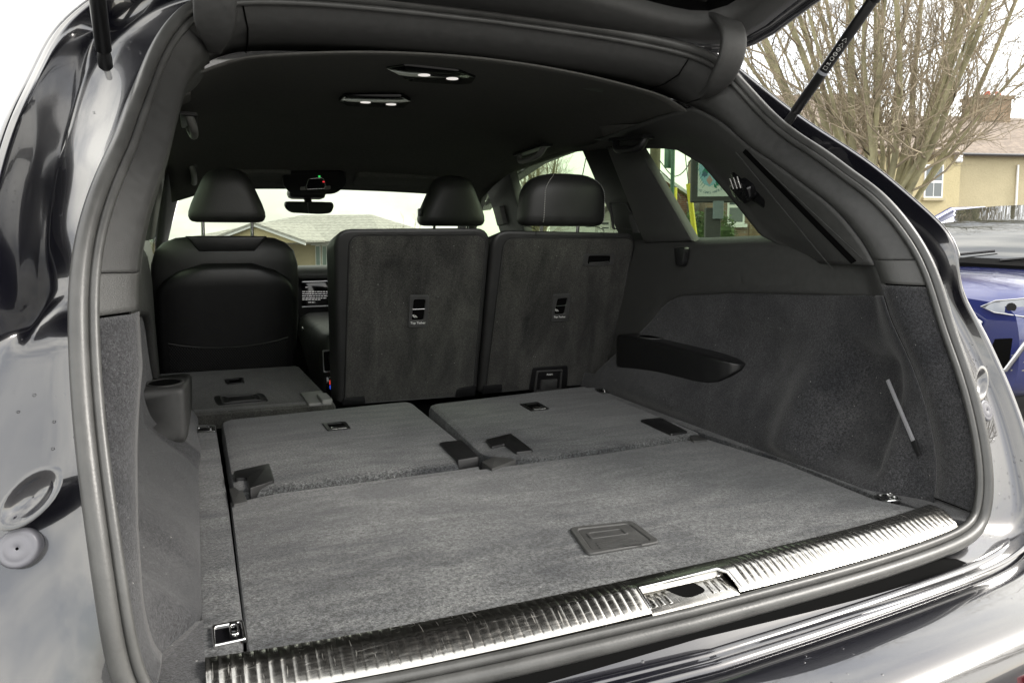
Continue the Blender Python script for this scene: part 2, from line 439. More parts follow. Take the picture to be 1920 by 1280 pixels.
# --- aperture trim (inner return), cut into material zones along the side
ST = next(i for i in range(NS) if Sr[i].z > .806)
CI = ((0, -.004), (.010, .004), (.020, .016), (.032, .028), (.040, .044), (.043, .070))
def trimpt(i, k):
    inn, fw = CI[k]
    top = sstep(1.55, 1.70, Sr[i].z)
    inn *= (1 + .25 * top) * lin((.80, .87, .95, 1.03, 1.12), (.15, .20, .36, .62, 1.0), Sr[i].z)
    p = Sr[i] + LF[i][0] * inn + Vector((0, fw, 0))
    if top > 0 and k >= 4: p = p + Vector((0, .04 * top * (k - 3), -.002 * top))
    return p
IT = [trimpt(i, 5) for i in range(NS)]
def fidx(z):
    for i in range(ST, NS - 1):
        if Sr[i].z <= z <= Sr[i + 1].z: return i + (z - Sr[i].z) / max(1e-9, Sr[i + 1].z - Sr[i].z)
    return float(ST)
def zone(name, za, zb, mat, s, lift=0.0):
    fa, fb = fidx(za), fidx(zb)
    idx = [fa] + [i for i in range(ST, NS) if fa + .05 < i < fb - .05] + [fb]
    def at(f, k):
        i = int(f); u = f - i; return trimpt(i, k).lerp(trimpt(min(i + 1, NS - 1), k), u) + LF[i][1] * lift
    return gridobj(name, [[flip(at(f, k), s) for f in idx] for k in range(6)], mat, suv, .003)
for s in (1, -1):
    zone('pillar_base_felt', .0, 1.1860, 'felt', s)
    zone('pillar_trim_block', 1.1885, 1.2360, 'plastic_grain', s, .002)
    zone('rear_pillar_trim', 1.2380, 1.64, 'plastic', s)
for s in (1, -1):
    idx = [i for i in range(ST, NS) if Sr[i].z < 1.66]
    gridobj('trim_backing', [[flip(trimpt(i, k) - LF[i][0] * .007 + Vector((0, .004, 0)), s) for i in idx] for k in range(6)], 'void', suv)
idx = [i for i in range(ST, NS) if Sr[i].z > 1.642]
rws = []
for k in range(6):
    r_ = [trimpt(i, k) for i in idx]; rws.append(r_ + [flip(p, -1) for p in r_[:-1]][::-1])
ret = gridobj('roof_edge_trim', rws, 'plastic', suv, .003)
for s in (1, -1):                                     # joint between corner and roof-edge trim
    i_ = min(range(ST, NS), key=lambda i: abs(Sr[i].x - .492) + (10 if Sr[i].z < 1.6 else 0))
    tube('trim_joint', [flip(trimpt(i_, k) + LF[i_][0] * .0016 - Vector((0, .0008, 0)), s) for k in range(6)], .0016, 'void', ret, 5)
# side curve of the trim's inner edge, by height
_side = [(IT[i].z, IT[i].x, IT[i].y) for i in range(ST, NS) if IT[i].z < 1.66 and IT[i].x > .5]
_side.sort()
IZ, IX, IY = zip(*_side)
def inner(z): return lin(IZ, IX, z), lin(IZ, IY, z)

def zroof(x, y):
    c = lin((.55, .7, 1.0, 1.5, 2.0, 2.35, 2.6), (1.757, 1.772, 1.785, 1.79, 1.76, 1.69, 1.60), y)
    return c - .035 * (abs(x) / .55) ** 2 - .06 * sstep(.55, .80, abs(x))
def pillar_x(u, z):
    x0, y0 = inner(z)
    y1 = lin((1.225, 1.262, 1.285, 1.368, 1.474, 1.525, 1.545, 1.60), (.40, .47, .535, .622, .742, .85, .98, 1.25), z)
    bulge = math.sin(math.pi * min(1, u * 1.1)) * .010
    return x0 + (lin((1.2, 1.55, 1.6), (.700, .665, .63), z) - x0) * sstep(.0, 1, u) - bulge, y0 - .004 + (y1 - y0) * u
# --- luggage bay side walls
ZCY = (-.2, .06, .226, .40, .62, .82, .88, .93, .966, 1.05, 1.16, 1.4)
ZCZ = (1.172, 1.170, 1.162, 1.153, 1.140, 1.118, 1.10, 1.07, 1.033, .95, .84, .82)
def zc(y): return lin(ZCY, ZCZ, y)
def wallx(y, z, s=1):
    x = (.584 + .098 * sstep(.77, 1.06, z)) if s > 0 else (.588 + .100 * sstep(.785, .925, z))
    up = sstep(.795, .835, z)
    x -= .030 * (1 if s > 0 or y > .74 else .2) * up * math.exp(-((y - .80) / .26) ** 2 - ((z - .85) / .085) ** 2)     # wheel-arch swell
    x -= (.032 if s > 0 else .008) * up * math.exp(-((y - .315) / .050) ** 2) * sstep(1.10, .92, z)                          # rib before the pocket
    x += (.046 if s > 0 else .010) * sstep(.085, .125, y) * sstep(.270, .220, y) * sstep(1.085, 1.02, z) * up                # side pocket
    x += .014 * sstep(.38, .46, y) * sstep(1.10, 1.02, z) * sstep(.90, .97, z) * sstep(.75, .6, y)
    return x
def wallpt(y, z, s, y0, x0):
    b = sstep(y0, y0 + lin((.8, 1.0, 1.15), (.11, .10, .05), z), y); return Vector(((x0 * (1 - b) + wallx(y, z, s) * b) * s, y, z))
for s in (1, -1):
    rows = []
    for v in np.linspace(0, 1, 44):
        row = []
        z_ = FZ - .012 + v * (1.172 - FZ + .012)
        x0, y0 = inner(max(z_, .82)); y0 -= .0
        for u in np.linspace(0, 1, 70):
            y = y0 + (1.24 - y0) * (u ** 1.25)
            z = FZ - .012 + v * (zc(y) - FZ + .012)
            row.append(wallpt(y, z, s, y0, x0))
        rows.append(row)
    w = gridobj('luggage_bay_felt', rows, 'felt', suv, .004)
    # plastic quarter trim above the felt up to the window ledge
    rows = []
    for v, dx in ((0, .006), (.02, -.006), (.06, -.008), (.2, -.006), (.5, 0), (.75, .004), (.88, .012), (.95, .026), (1.0, .048), (1.0, .075)):
        row = []
        for u in np.linspace(0, 1, 60):
            y = inner(1.17 + .06 * v)[1] - .006 + (1.22 - .145) * u
            za, zb = zc(y) - .002, lin((.14, .24, .5, .8, 1.25), (1.236, 1.252, 1.283, 1.276, 1.285), y)
            z = za + (zb - za) * v
            x0, y0 = inner(z); b = sstep(y0, y0 + .06, y)
            x = (x0 + .007) * (1 - b) + (.682 + dx * (1 if y > .4 else sstep(.14, .4, y)) ) * b
            if v < .1 and y > .93: z = za + (zb - za) * v
            row.append(Vector((x * s, y, z)))
        rows.append(row)
    gridobj('quarter_trim', rows, 'plastic', suv, .003)
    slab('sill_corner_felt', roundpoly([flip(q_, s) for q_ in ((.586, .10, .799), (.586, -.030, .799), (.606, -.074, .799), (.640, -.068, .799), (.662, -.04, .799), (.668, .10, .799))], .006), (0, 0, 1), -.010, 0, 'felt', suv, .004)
    # rear pillar inner face between the aperture trim and the quarter window
    rows = [[Vector((pillar_x(u, z)[0] * s, pillar_x(u, z)[1], z)) for u in np.linspace(0, 1, 26)] for z in np.linspace(1.225, 1.60, 40)]
    gridobj('rear_pillar_panel', rows, 'plastic', suv, .004)
    # pillar between quarter window and rear door, rear-door window surround, cantrail
    def quad(name, P, mat, t=.02, bev=.006):
        return slab(name, [flip(p, s) for p in P], (-s, 0, 0), -t, 0, mat, suv, bev)
    quad('centre_pillar_trim', [(.690, .800, 1.268), (.690, 1.045, 1.262), (.655, 1.22, 1.575), (.655, 1.035, 1.558)], 'plastic', .03, .012)
    quad('belt_pillar_trim', [(.715, 1.03, 1.25), (.715, 1.20, 1.25), (.70, 1.47, 1.60), (.68, 1.20, 1.60)], 'plastic_dark', .03, .01)
    quad('door_pillar_trim', [(.72, 1.975, 1.27), (.72, 2.25, 1.27), (.665, 2.39, 1.60), (.67, 2.075, 1.60)], 'plastic', .04, .012)
    quad('front_pillar_trim', [(.73, 2.90, 1.12), (.73, 3.02, 1.12), (.60, 2.42, 1.55), (.66, 2.30, 1.56)], 'plastic', .04, .012)
    quad('door_inner_panel', [(.735, 1.16, .55), (.735, 3.0, .55), (.735, 3.0, 1.10), (.735, 2.2, 1.275), (.735, 1.16, 1.285)], 'plastic_dark', .05, .01)
    quad('quarter_window', [(.735, .40, 1.25), (.735, 1.10, 1.25), (.69, 1.20, 1.60), (.69, .70, 1.60)], 'glass', .004, 0)
    quad('rear_door_window', [(.755, 1.10, 1.25), (.755, 2.05, 1.25), (.70, 2.20, 1.62), (.70, 1.25, 1.62)], 'glass', .004, 0)
    quad('front_door_window', [(.755, 2.08, 1.25), (.755, 3.0, 1.08), (.66, 2.36, 1.60), (.70, 2.2, 1.62)], 'glass', .004, 0)
    # cantrail lining: rear-door window top edge down-turn
    rows = []
    for y in np.linspace(.86, 2.42, 30):
        zt = lin((.86, 1.0, 1.3, 1.56, 2.07, 2.42), (1.53, 1.548, 1.578, 1.595, 1.567, 1.52), y)
        rows.append([Vector((x * s, y, zt + dz)) for x, dz in ((.73, .004), (.70, -.002), (.685, -.002), (.668, .006), (.64, .03), (.58, .06))])
    gridobj('cantrail_lining', rows, 'headliner', suv, .003)
    # side skin of the body, outside everything
    rows = []
    side = [i for i in range(NS) if i >= 44]
    for k, (dx, dy) in enumerate(((0, .004), (.015, .012), (.04, .05), (.075, .16), (.105, .45), (.115, 1.0), (.12, 2.0), (.11, 3.0))):
        row = []
        for i in side:
            p = Or[i]; low = sstep(1.32, 1.15, p.z)
            tgt = p.x + dx * (.35 + .65 * low)
            row.append(Vector((tgt * s, p.y + dy * (1 if low > .5 else .5), p.z + dy * .12 * (1 - low))))
        rows.append(row)
    gridobj('rear_wing', rows[:4], 'paint', suv, .003)
    quad('body_side', [(.955, .16, .45), (.975, .7, .45), (.975, 3.3, .45), (.955, 4.1, .5), (.93, 4.0, .95), (.96, 3.0, 1.06), (.965, 1.2, 1.25), (.945, .20, 1.14)], 'paint', -.03, .01)
    rows = []
    for y in np.linspace(.60, 2.62, 24):
        zr = zroof(.78, max(y, .7)) if y > .7 else zroof(.78, .7) - .9 * (.7 - y)
        zw = lin((.6, 1.0, 1.6, 2.2, 2.62), (1.57, 1.60, 1.625, 1.61, 1.42), y)
        rows.append([Vector((x * s, y, z)) for x, z in ((.76, zr + .006), (.80, zr - .004), (.822, zr - .03), (.815, zw), (.75, zw - .008))])
    gridobj('roof_side_rail', rows, 'paint', suv, .003)
# --- roof skin and headliner
rows = [[Vector((x, y, zroof(x, y))) for x in np.linspace(-.80, .80, 33)] for y in np.linspace(.70, 2.62, 24)]
gridobj('roof_skin', rows, 'paint', suv, .004)
def zhead(x, y):
    c = lin((.55, .66, .8, 1.2, 1.6, 2.0, 2.2, 2.35, 2.42), (1.672, 1.672, 1.682, 1.690, 1.680, 1.635, 1.585, 1.53, 1.492), y)
    k = lin((.6, 1.0, 2.4), (.05, .03, .012), y)
    return c - k * (abs(x) / .5) ** 2 - .05 * sstep(.46, .70, abs(x))
rows = [[Vector((x, y, zhead(x, y))) for x in np.linspace(-.66, .66, 45)] for y in np.linspace(.655, 2.42, 48)]
head = gridobj('headliner', rows, 'headliner', suv, .004)

# --- luggage floor
flo = Plane((0, 0, FZ), (0, 0, 1))
box('floor_pan', (0, 1.0, .735), (1.19, 2.04, .05), 'void', suv)
def sy(x): return -.020 + .052 * 0 - .012 * math.cos(min(1, abs(x) / .6) * math.pi / 2) + .0 + .019 * (abs(x) / .6) ** 4    # inner edge of sill plate
sill_in = [Vector((x, sy(x) + .001, FZ)) for x in np.linspace(.585, -.542, 24)]
pts = [flo.pix(432, 940), flo.pix(660, 911), flo.pix(905, 878), flo.pix(1120, 850), flo.pix(1326, 822), flo.pix(1470, 866), flo.pix(1640, 934)] + sill_in
fl = slab('boot_floor', pts, (0, 0, 1), -.02, 0, 'carpet', suv, .006)
strip = [flo.pix(366, 795), flo.pix(404, 795), flo.pix(426, 930), flo.pix(456, 1165), Vector((-.548, sy(.55), FZ)), Vector((-.592, sy(.59), FZ)), flo.pix(372, 1000)]
sl = slab('side_floor_strip', strip, (0, 0, 1), -.02, -.001, 'carpet', suv, .005)
stripr = [Vector((.553, 1.16, FZ)), Vector((.553, .56, FZ)), flo.pix(1475, 862), flo.pix(1645, 928), flo.pix(1668, 928), Vector((.600, .5, FZ)), Vector((.600, 1.16, FZ))]
sr = slab('side_floor_strip', stripr, (0, 0, 1), -.02, -.002, 'carpet', suv, .004)
# lift handle let into the floor
H = [(1066, 992), (1186, 979), (1239, 1019), (1102, 1043)]
fh = flo.ring('floor_handle', H, shrink(H, .80), -.004, .0042, 'plastic', fl, .012)
flo.slab('handle_flap', shrink(H, .795), -.004, .0028, 'plastic', fh, .009, .001)
G = [(1098, 1003), (1168, 994), (1180, 1004), (1108, 1014)]
flo.ring('finger_slot', G, shrink(G, .84), .0020, .0044, 'plastic', fh, .006)
for k in range(4):
    a = flo.pix(1117 + k * 3, 1021 + k * 4.2); b_ = flo.pix(1184 + k * 6 , 1012 + k * 4.0)
    slab('grip_rib', [a, b_, b_ + Vector((0, -.003, 0)), a + Vector((0, -.003, 0))], (0, 0, 1), .0020, .0042, 'plastic', fh)
# lashing eyes
def eye(L, par):
    e = flo.ring('lashing_eye', L, shrink(L, .80), -.003, .004, 'chrome', suv, .005)
    flo.slab('eye_recess', shrink(L, .82), -.004, .0008, 'gloss_black', e, .004)
    c = shrink(L, .62); a = (c[1][0] * .55 + c[0][0] * .45, c[1][1] * .55 + c[0][1] * .45)
    K = [a, c[1], c[2], (c[2][0] * .55 + c[3][0] * .45, c[2][1] * .55 + c[3][1] * .45)]
    flo.ring('eye_loop', K, shrink(K, .62), .002, .0075, 'chrome', e, .005)
eye([(396, 1176), (456, 1165), (463, 1201), (399, 1215)], sl)
eye([(1641, 929), (1671, 926), (1692, 939), (1664, 942)], sr)
eye([(368, 802), (403, 800), (405, 809), (369, 811)], sl)
eye([(1114, 731), (1134, 728), (1146, 736), (1122, 739)], sr)
# --- folded third-row seat backs
st3 = Plane((0, 0, .808), (0, 0, 1))
for name, L, A, hl, hr, fa in (
    ('folded_seat_back', [(414, 786), (770, 750), (898, 852), (862, 868), (524, 911), (436, 922)], [(604, 794), (648, 791), (658, 804), (614, 808)], 0, 0, 0),
    ('folded_seat_back', [(800, 757), (1098, 722), (1322, 812), (1268, 819), (992, 861), (905, 853)], [(974, 758), (1008, 754), (1031, 767), (996, 771)], 0, 0, 0)):
    f3 = st3.slab(name, L, -.06, 0, 'carpet', suv, .035, .014)
    t_ = st3.ring('tether_anchor', A, shrink(A, .66), -.001, .0025, 'plastic_dark', f3, .006)
    st3.slab('anchor_recess_shade', shrink(A, .68), -.001, .0006, 'void', t_, .003)  # raised dark plate; its colour stands for shade inside the anchor
    c = shrink(A, .60)
    st3.slab('anchor_bar', [(c[3][0], c[3][1] - 3), (c[2][0], c[2][1] - 3), (c[2][0], c[2][1] - 1), (c[3][0], c[3][1] - 1)], .0006, .0018, 'chrome', t_)
    o = st3.pix(A[3][0] * .5 + A[2][0] * .5, A[3][1] * .5 + A[2][1] * .5) + Vector((.002, .005, .0027))
    text('anchor_lettering', 'Top Tether', .0075, o, (1, 0, 0), (0, 1, 0), 'white_print', t_)
st3.slab('hinge_flap', [(440, 930), (524, 913), (862, 870), (897, 864), (903, 876), (660, 909), (434, 938)], -.03, -.011, 'carpet', suv, 0, .002)
st3.slab('hinge_flap', [(985, 864), (992, 862), (1268, 820), (1322, 813), (1326, 820), (1120, 848), (912, 876)], -.03, -.011, 'carpet', suv, 0, .002)
for L in ([(438, 888), (505, 873), (515, 905), (468, 921), (463, 900), (440, 902)], [(823, 833), (866, 828), (899, 860), (858, 867)],
          [(910, 828), (958, 816), (1000, 848), (968, 852), (946, 836), (922, 842)], [(1200, 790), (1240, 786), (1290, 812), (1258, 817)]):
    st3.slab('hinge_cover', L, -.02, .006, 'plastic_dark', suv, .006, .004)
for L in ([(430, 912), (452, 908), (464, 936), (437, 942)], [(903, 862), (930, 851), (968, 858), (922, 876)], [(1288, 808), (1312, 814), (1326, 822), (1300, 824)]):
    st3.slab('hinge_stop', L, -.03, -.003, 'plastic', suv, .003, .002)
# --- folded left seat of the second row
s2 = Plane((0, 1.26, .803), (0, -.075, 1))
f2 = s2.slab('folded_seat_back', [(275, 704), (300, 699), (560, 684), (632, 757), (366, 779), (272, 779)], -.09, 0, 'felt_seat', suv, .02, .012)
s2.slab('seat_back_seam', [(362, 769), (606, 751), (612, 757), (364, 776)], -.01, .0015, 'felt_seat', f2, 0, .001)
A = [(421, 712), (456, 708), (459, 718), (426, 721)]
t_ = s2.ring('tether_anchor', A, shrink(A, .66), -.001, .003, 'plastic_dark', f2, .008); s2.slab('anchor_recess_shade', shrink(A, .68), -.001, .001, 'void', t_, .004)  # second plate is coloured as the shaded inside of the anchor
A = [(400, 743), (492, 737), (505, 752), (408, 761)]
t_ = s2.slab('release_handle', A, -.001, .002, 'plastic_dark', f2, .02, .001)
for k, fct in enumerate((.80, .58)):
    B = shrink(A, fct); s2.ring('handle_rib', B, shrink(B, .88), .001, .0045, 'plastic', t_, .010)
s2.slab('buckle_bezel', [(563, 739), (602, 735), (622, 757), (578, 760)], -.002, .006, 'plastic_grey', f2, .006, .003)
s2.slab('buckle_button', [(593, 747), (612, 745), (624, 757), (604, 760)], .004, .016, 'plastic_grey', f2, .006, .004)
# --- second row: centre and right seats upright
def seat_plane(y0, y1): return Plane((0, y0, .79), (0, -.49, -(y0 - y1)))
def backrest(name, pl, L, C, labels):
    s = pl.slab(name, L, -.13, 0, 'leather', suv, [.05, .05, .02, .02], .024, sag=.062, bseg=4)
    pl.slab('back_felt', C, -.005, .0025, 'felt_seat', s, [.035, .035, .012, .012], .003, seg=8)
    n = len(C); ed = pl.poly(C, [.035, .035, .012, .012], 8)
    tube('piping', [p + pl.n * .0015 for p in ed], .0022, 'leather', s, 6, closed=True)
    return s
def tether(pl, s, A, sz):
    t = pl.ring('tether_anchor', A, [(A[0][0] + 8, A[0][1] + 8), (A[1][0] - 7, A[1][1] + 8), (A[2][0] - 8, A[2][1] - 14), (A[3][0] + 7, A[3][1] - 14)], 0, .006, 'plastic', s, .008)
    I = [(A[0][0] + 7, A[0][1] + 7), (A[1][0] - 6, A[1][1] + 7), (A[2][0] - 7, A[2][1] - 13), (A[3][0] + 6, A[3][1] - 13)]
    pl.slab('anchor_recess_shade', I, 0, .0032, 'void', t, .003)  # no hollow here: the pocket's shade is in the plate's colour
    a = pl.pix((I[0][0] + I[3][0]) / 2, (I[0][1] * .52 + I[3][1] * .48)); b = pl.pix((I[1][0] + I[2][0]) / 2, I[1][1] * .53 + I[2][1] * .47)
    tube('anchor_bar', [a + pl.n * .0045, b + pl.n * .0045], .0014, 'chrome', t, 8)
    ux = (pl.pix(A[2][0], A[2][1]) - pl.pix(A[3][0], A[3][1])).normalized(); up = pl.n.cross(ux)
    o = pl.pix((A[2][0] + A[3][0]) / 2, (A[2][1] + A[3][1]) / 2 - 9) + pl.n * .0066
    text('anchor_lettering', 'Top Tether', sz, o, ux, up, 'white_print', t)
    # child-seat symbol: seated figure and anchor, drawn as raised strokes
    o = pl.pix(I[3][0] * .72 + I[2][0] * .28, I[3][1] - 8) + pl.n * .0036; k = sz / .0098
    def stroke(P, r=.0007): tube('seat_symbol', [o + ux * x * k + up * y * k for x, y in P], r, 'white_print', t, 5)
    stroke([(-.004 + .0022 * math.cos(a), .003 + .0022 * math.sin(a)) for a in np.linspace(0, 6.3, 10)])
    stroke([(-.004, .001), (-.001, -.003), (.009, -.003), (.003, .002), (-.001, -.001)])
    stroke([(.001, .003), (.006, -.001)])
pc = seat_plane(1.25, 1.075)
sc_ = backrest('seat_backrest', pc, [(626, 428), (922, 426), (894, 742), (634, 758)], [(655, 441), (912, 440), (886, 740), (646, 757)], 0)
tether(pc, sc_, [(767, 552), (804, 552), (801, 612), (764, 613)], .0095)
pr = seat_plane(1.245, 1.075)
sr_ = backrest('seat_backrest', pr, [(926, 430), (1197, 436), (1148, 716), (899, 738)], [(945, 446), (1189, 446), (1139, 716), (910, 736)], 0)
tether(pr, sr_, [(1036, 551), (1070, 549), (1064, 601), (1031, 602)], .0088)
A = [(1094, 475), (1153, 475), (1150, 496), (1091, 498)]
t_ = pr.ring('release_grip', A, shrink(A, .70), 0, .006, 'plastic', sr_, .010); pr.slab('grip_recess_shade', shrink(A, .72), 0, .0032, 'void', t_, .005)  # inner plate is coloured dark for the shade behind the grip
pr.slab('grip_lever', [(1104, 491), (1140, 489), (1141, 492), (1104, 494)], .003, .006, 'plastic', t_, 0, .001)
A = [(998, 688), (1064, 684), (1062, 727), (990, 731)]
t_ = pr.slab('latch_panel', A, 0, .006, 'plastic_dark', sr_, .010, .002)
B = [(1004, 693), (1053, 690), (1050, 729), (999, 732)]
pr.ring('latch_frame', B, shrink(B, .86), .004, .011, 'plastic', t_, .006)
pr.slab('latch_button', [(1013, 710), (1043, 708), (1041, 727), (1010, 729)], .004, .012, 'plastic', t_, .004, .003)
text('latch_lettering', 'PUSH', .0085, pr.pix(1029, 700) + pr.n * .0066, (pr.pix(1053, 690) - pr.pix(1004, 693)), (0, 0, 1), 'white_print', t_)
for L, pl, s in (([(643, 745), (683, 741), (685, 755), (641, 758)], pc, sc_), ([(856, 727), (892, 721), (890, 740), (852, 744)], pc, sc_),
              ([(905, 722), (941, 719), (940, 732), (903, 737)], pr, sr_), ([(1112, 706), (1142, 702), (1139, 715), (1108, 719)], pr, sr_)):
    pl.slab('corner_bracket', L, 0, .007, 'plastic_dark', s, [.012, .004, .002, .002], .002)
for sx_, pl, s in (((1013,), pr, sr_), ((1140,), pr, sr_)):          # seams across the leather top roll
    a = pl.pix(sx_[0] - 8, 432); tube('roll_seam', [a + Vector((0, .11, .012)), a + Vector((0, .05, .0125)), a + pl.n * .001 + Vector((0, .0, .002)), pl.pix(sx_[0] - 8, 442) + pl.n * .0012], .0012, 'plastic_dark', s, 5)

def headrest(name, c, w0, w1, h, d, parent, lean=.0, posts=True, ph=.06, px_=.05, mat='leather'):
    """padded headrest: lower edge at c, narrowing upward"""
    c = Vector(c); secs = []
    for u in (0, .015, .05, .11, .2, .35, .5, .6, .7, .78, .85, .91, .955, .985, 1.0):
        wu = w0 + (w1 - w0) * sstep(.1, .8, u)
        lo = (1 - (1 - min(1, u / .16)) ** 2.4) ** (1 / 2.4); hi = (1 - max(0, (u - .50) / .50) ** 2.5) ** (1 / 2.5) if u < 1 else .0
        k = (.80 + .20 * lo) * max(.12, .10 + .90 * hi); kd = (.55 + .45 * lo) * max(.10, hi ** .8 if hi > 0 else .1)
        secs.append((c + Vector((0, -lean * h * u, h * u)), Vector((wu / 2 * k, 0, 0)), Vector((0, d / 2 * kd, 0)), 3.0))
    o = cushion(name, secs, mat, parent, 36)
    if posts:
        for s in (-1, 1): tube('headrest_post', [c + Vector((s * px_, .0, .02)), c + Vector((s * px_, .01, -ph))], .0058, 'chrome', o, 10)
    return o
# right second-row headrest, with stitched side panel seams
y2 = 1.14
cR = PY(1051, 424, y2); wR = (PY(1127, 400, y2) - PY(974, 400, y2)).length
hR = (PY(1050, 327, y2) - PY(1050, 424, y2)).length
hr = headrest('headrest', cR, wR, wR * .96, hR, .13, suv, .12, True, .04, .062)
M['thread'] = simple('pale_thread', (0.45, 0.44, 0.42), .7)
from mathutils.bvhtree import BVHTree
_me = hr.data; _bv = BVHTree.FromPolygons([v.co.copy() for v in _me.vertices], [tuple(q.vertices) for q in _me.polygons])
for s in (-1, 1):                                     # run of short stitches laid on the leather
    line = []
    for u in np.linspace(.07, .985, 60):
        x = (wR * .5) * (-.62 if s < 0 else .90) * (1 if u < .6 else math.sqrt(max(.02, 1 - ((u - .6) / .40) ** 2 * (.55 if s < 0 else .9))))
        if s < 0 and u > .6: x = -wR * .31 + wR * .16 * ((u - .6) / .4) ** 2
        h_ = _bv.ray_cast(cR + Vector((x, -.5, hR * u)), Vector((0, 1, 0)))
        if h_[0] is not None: line.append(h_[0])
    line = resample(line, 66)
    for k in range(0, 65, 2): tube('stitch', [line[k] + Vector((0, -.0006, 0)), line[k + 1] + Vector((0, -.0006, 0))], .0011, 'thread', hr, 4)
# --- front seats
def front_seat(x, w, y, hl, parent=suv):
    c = Vector((x, y, 0)); secs = []
    for z, kw, kd, dy in ((.62, .80, .8, .10), (.70, .88, 1, .08), (.85, .96, 1, .05), (1.0, 1.0, 1, .02), (1.12, 1.0, 1, -.005), (1.19, .985, .95, -.02), (1.235, .93, .85, -.03), (1.262, .82, .7, -.035), (1.278, .66, .5, -.04), (1.285, .40, .25, -.04)):
        secs.append((c + Vector((0, dy, z)), Vector((w / 2 * kw, 0, 0)), Vector((0, .075 * kd, 0)), 3.0))
    s = cushion('front_seat', secs, 'leather', parent, 40)
    rows = []
    for v in np.linspace(0, 1, 22):                                   # hard back shell with domed top
        z = .66 + v * (1.195 - .66); row = []
        dy = lin((.62, .85, 1.0, 1.12, 1.19), (.10, .05, .02, -.005, -.02), z)
        ww = w / 2 * .93 * math.sqrt(max(.12, 1 - max(0, (v - .80) / .21) ** 2))
        for u in np.linspace(-1, 1, 25):
            e = 1 - abs(u) ** 5
            row.append(Vector((x + ww * u, y + dy - .072 - .028 * e * (1 - .5 * sstep(.9, 1, v)), z)))
        rows.append(row)
    sh = gridobj('back_shell', rows, 'plastic_dark', s, .004)
    # net pocket: a bowed hem and woven diagonals
    def sp(u, z):
        dy = lin((.62, .85, 1.0, 1.12, 1.19), (.10, .05, .02, -.005, -.02), z)
        return Vector((x + w / 2 * .80 * u, y + dy - .072 - .028 * (1 - abs(u * .86) ** 5) - .006, z))
    top = lambda u: .935 - .022 * (1 - u * u)
    tube('pocket_hem', [sp(u, top(u)) for u in np.linspace(-1, 1, 20)], .0022, 'plastic', s, 6)
    V = []; F = []
    def strand(a, b, n=6):
        for i in range(n):
            p, q = [sp(a[0] + (b[0] - a[0]) * t, a[1] + (b[1] - a[1]) * t) for t in (i / n, (i + 1) / n)]
            k = len(V); r = .0007
            V.extend([p + Vector((0, 0, r)), p - Vector((0, 0, r)), q - Vector((0, 0, r)), q + Vector((0, 0, r)), p + Vector((0, -r, 0)), q + Vector((0, -r, 0))])
            F.extend([(k, k + 4, k + 5, k + 3), (k + 4, k + 1, k + 2, k + 5)])
    m = 46
    for i in range(-m // 2, m):
        u0 = -1 + 2 * i / m
        for sg in (1, -1):
            ua = u0 if sg > 0 else -u0
            ub = ua + sg * .9
            a, b = (ua, .70), (ub, .70 + .235)
            cl = [(a[0] + (b[0] - a[0]) * t, a[1] + (b[1] - a[1]) * t) for t in np.linspace(0, 1, 30)]
            cl = [q for q in cl if abs(q[0]) <= 1 and q[1] <= top(q[0])]
            if len(cl) > 2: strand(cl[0], cl[-1], 4)
    o = meshobj('pocket_net', V, F, M['net'] if 'net' in M else 'plastic', s, False)
    slab('headrest_guide', [Vector((x - .125, y - .09, 1.284)), Vector((x + .125, y - .09, 1.284)), Vector((x + .085, y - .085, 1.235)), Vector((x - .085, y - .085, 1.235))], (0, -1, 0), -.03, .018, 'plastic_dark', s, .008)
    return s
M['net'] = simple('pocket_net', (0.035, 0.035, 0.035), 0.6)
yF = 1.80
xl = PY(428, 560, yF - .05).x
fsl = front_seat(xl, (PY(568, 560, yF - .05) - PY(288, 560, yF - .05)).x, yF, 0)
cL = PY(427, 417, yF - .03)
hl_ = headrest('headrest', cL, (PY(500, 400, cL.y) - PY(354, 400, cL.y)).x, .17, (PY(427, 317, cL.y) - PY(427, 417, cL.y)).length, .11, fsl, .05, True, .07, .077)
# right front (driver's) seat, seen above the centre seat
yD = 1.95
xd = PY(845, 400, yD).x
fsr = front_seat(xd, .50, yD, 0)
cD = PY(846, 424, yD - .03)
hd_ = headrest('headrest', cD, (PY(907, 400, cD.y) - PY(784, 400, cD.y)).x, .19, (PY(845, 330, cD.y) - PY(845, 424, cD.y)).length, .12, fsr, .05, True, .06, .07)
box('tilt_button', PY(788, 398, cD.y - .02) + Vector((-.002, 0, 0)), (.012, .03, .03), 'plastic_dark', hd_, .005)
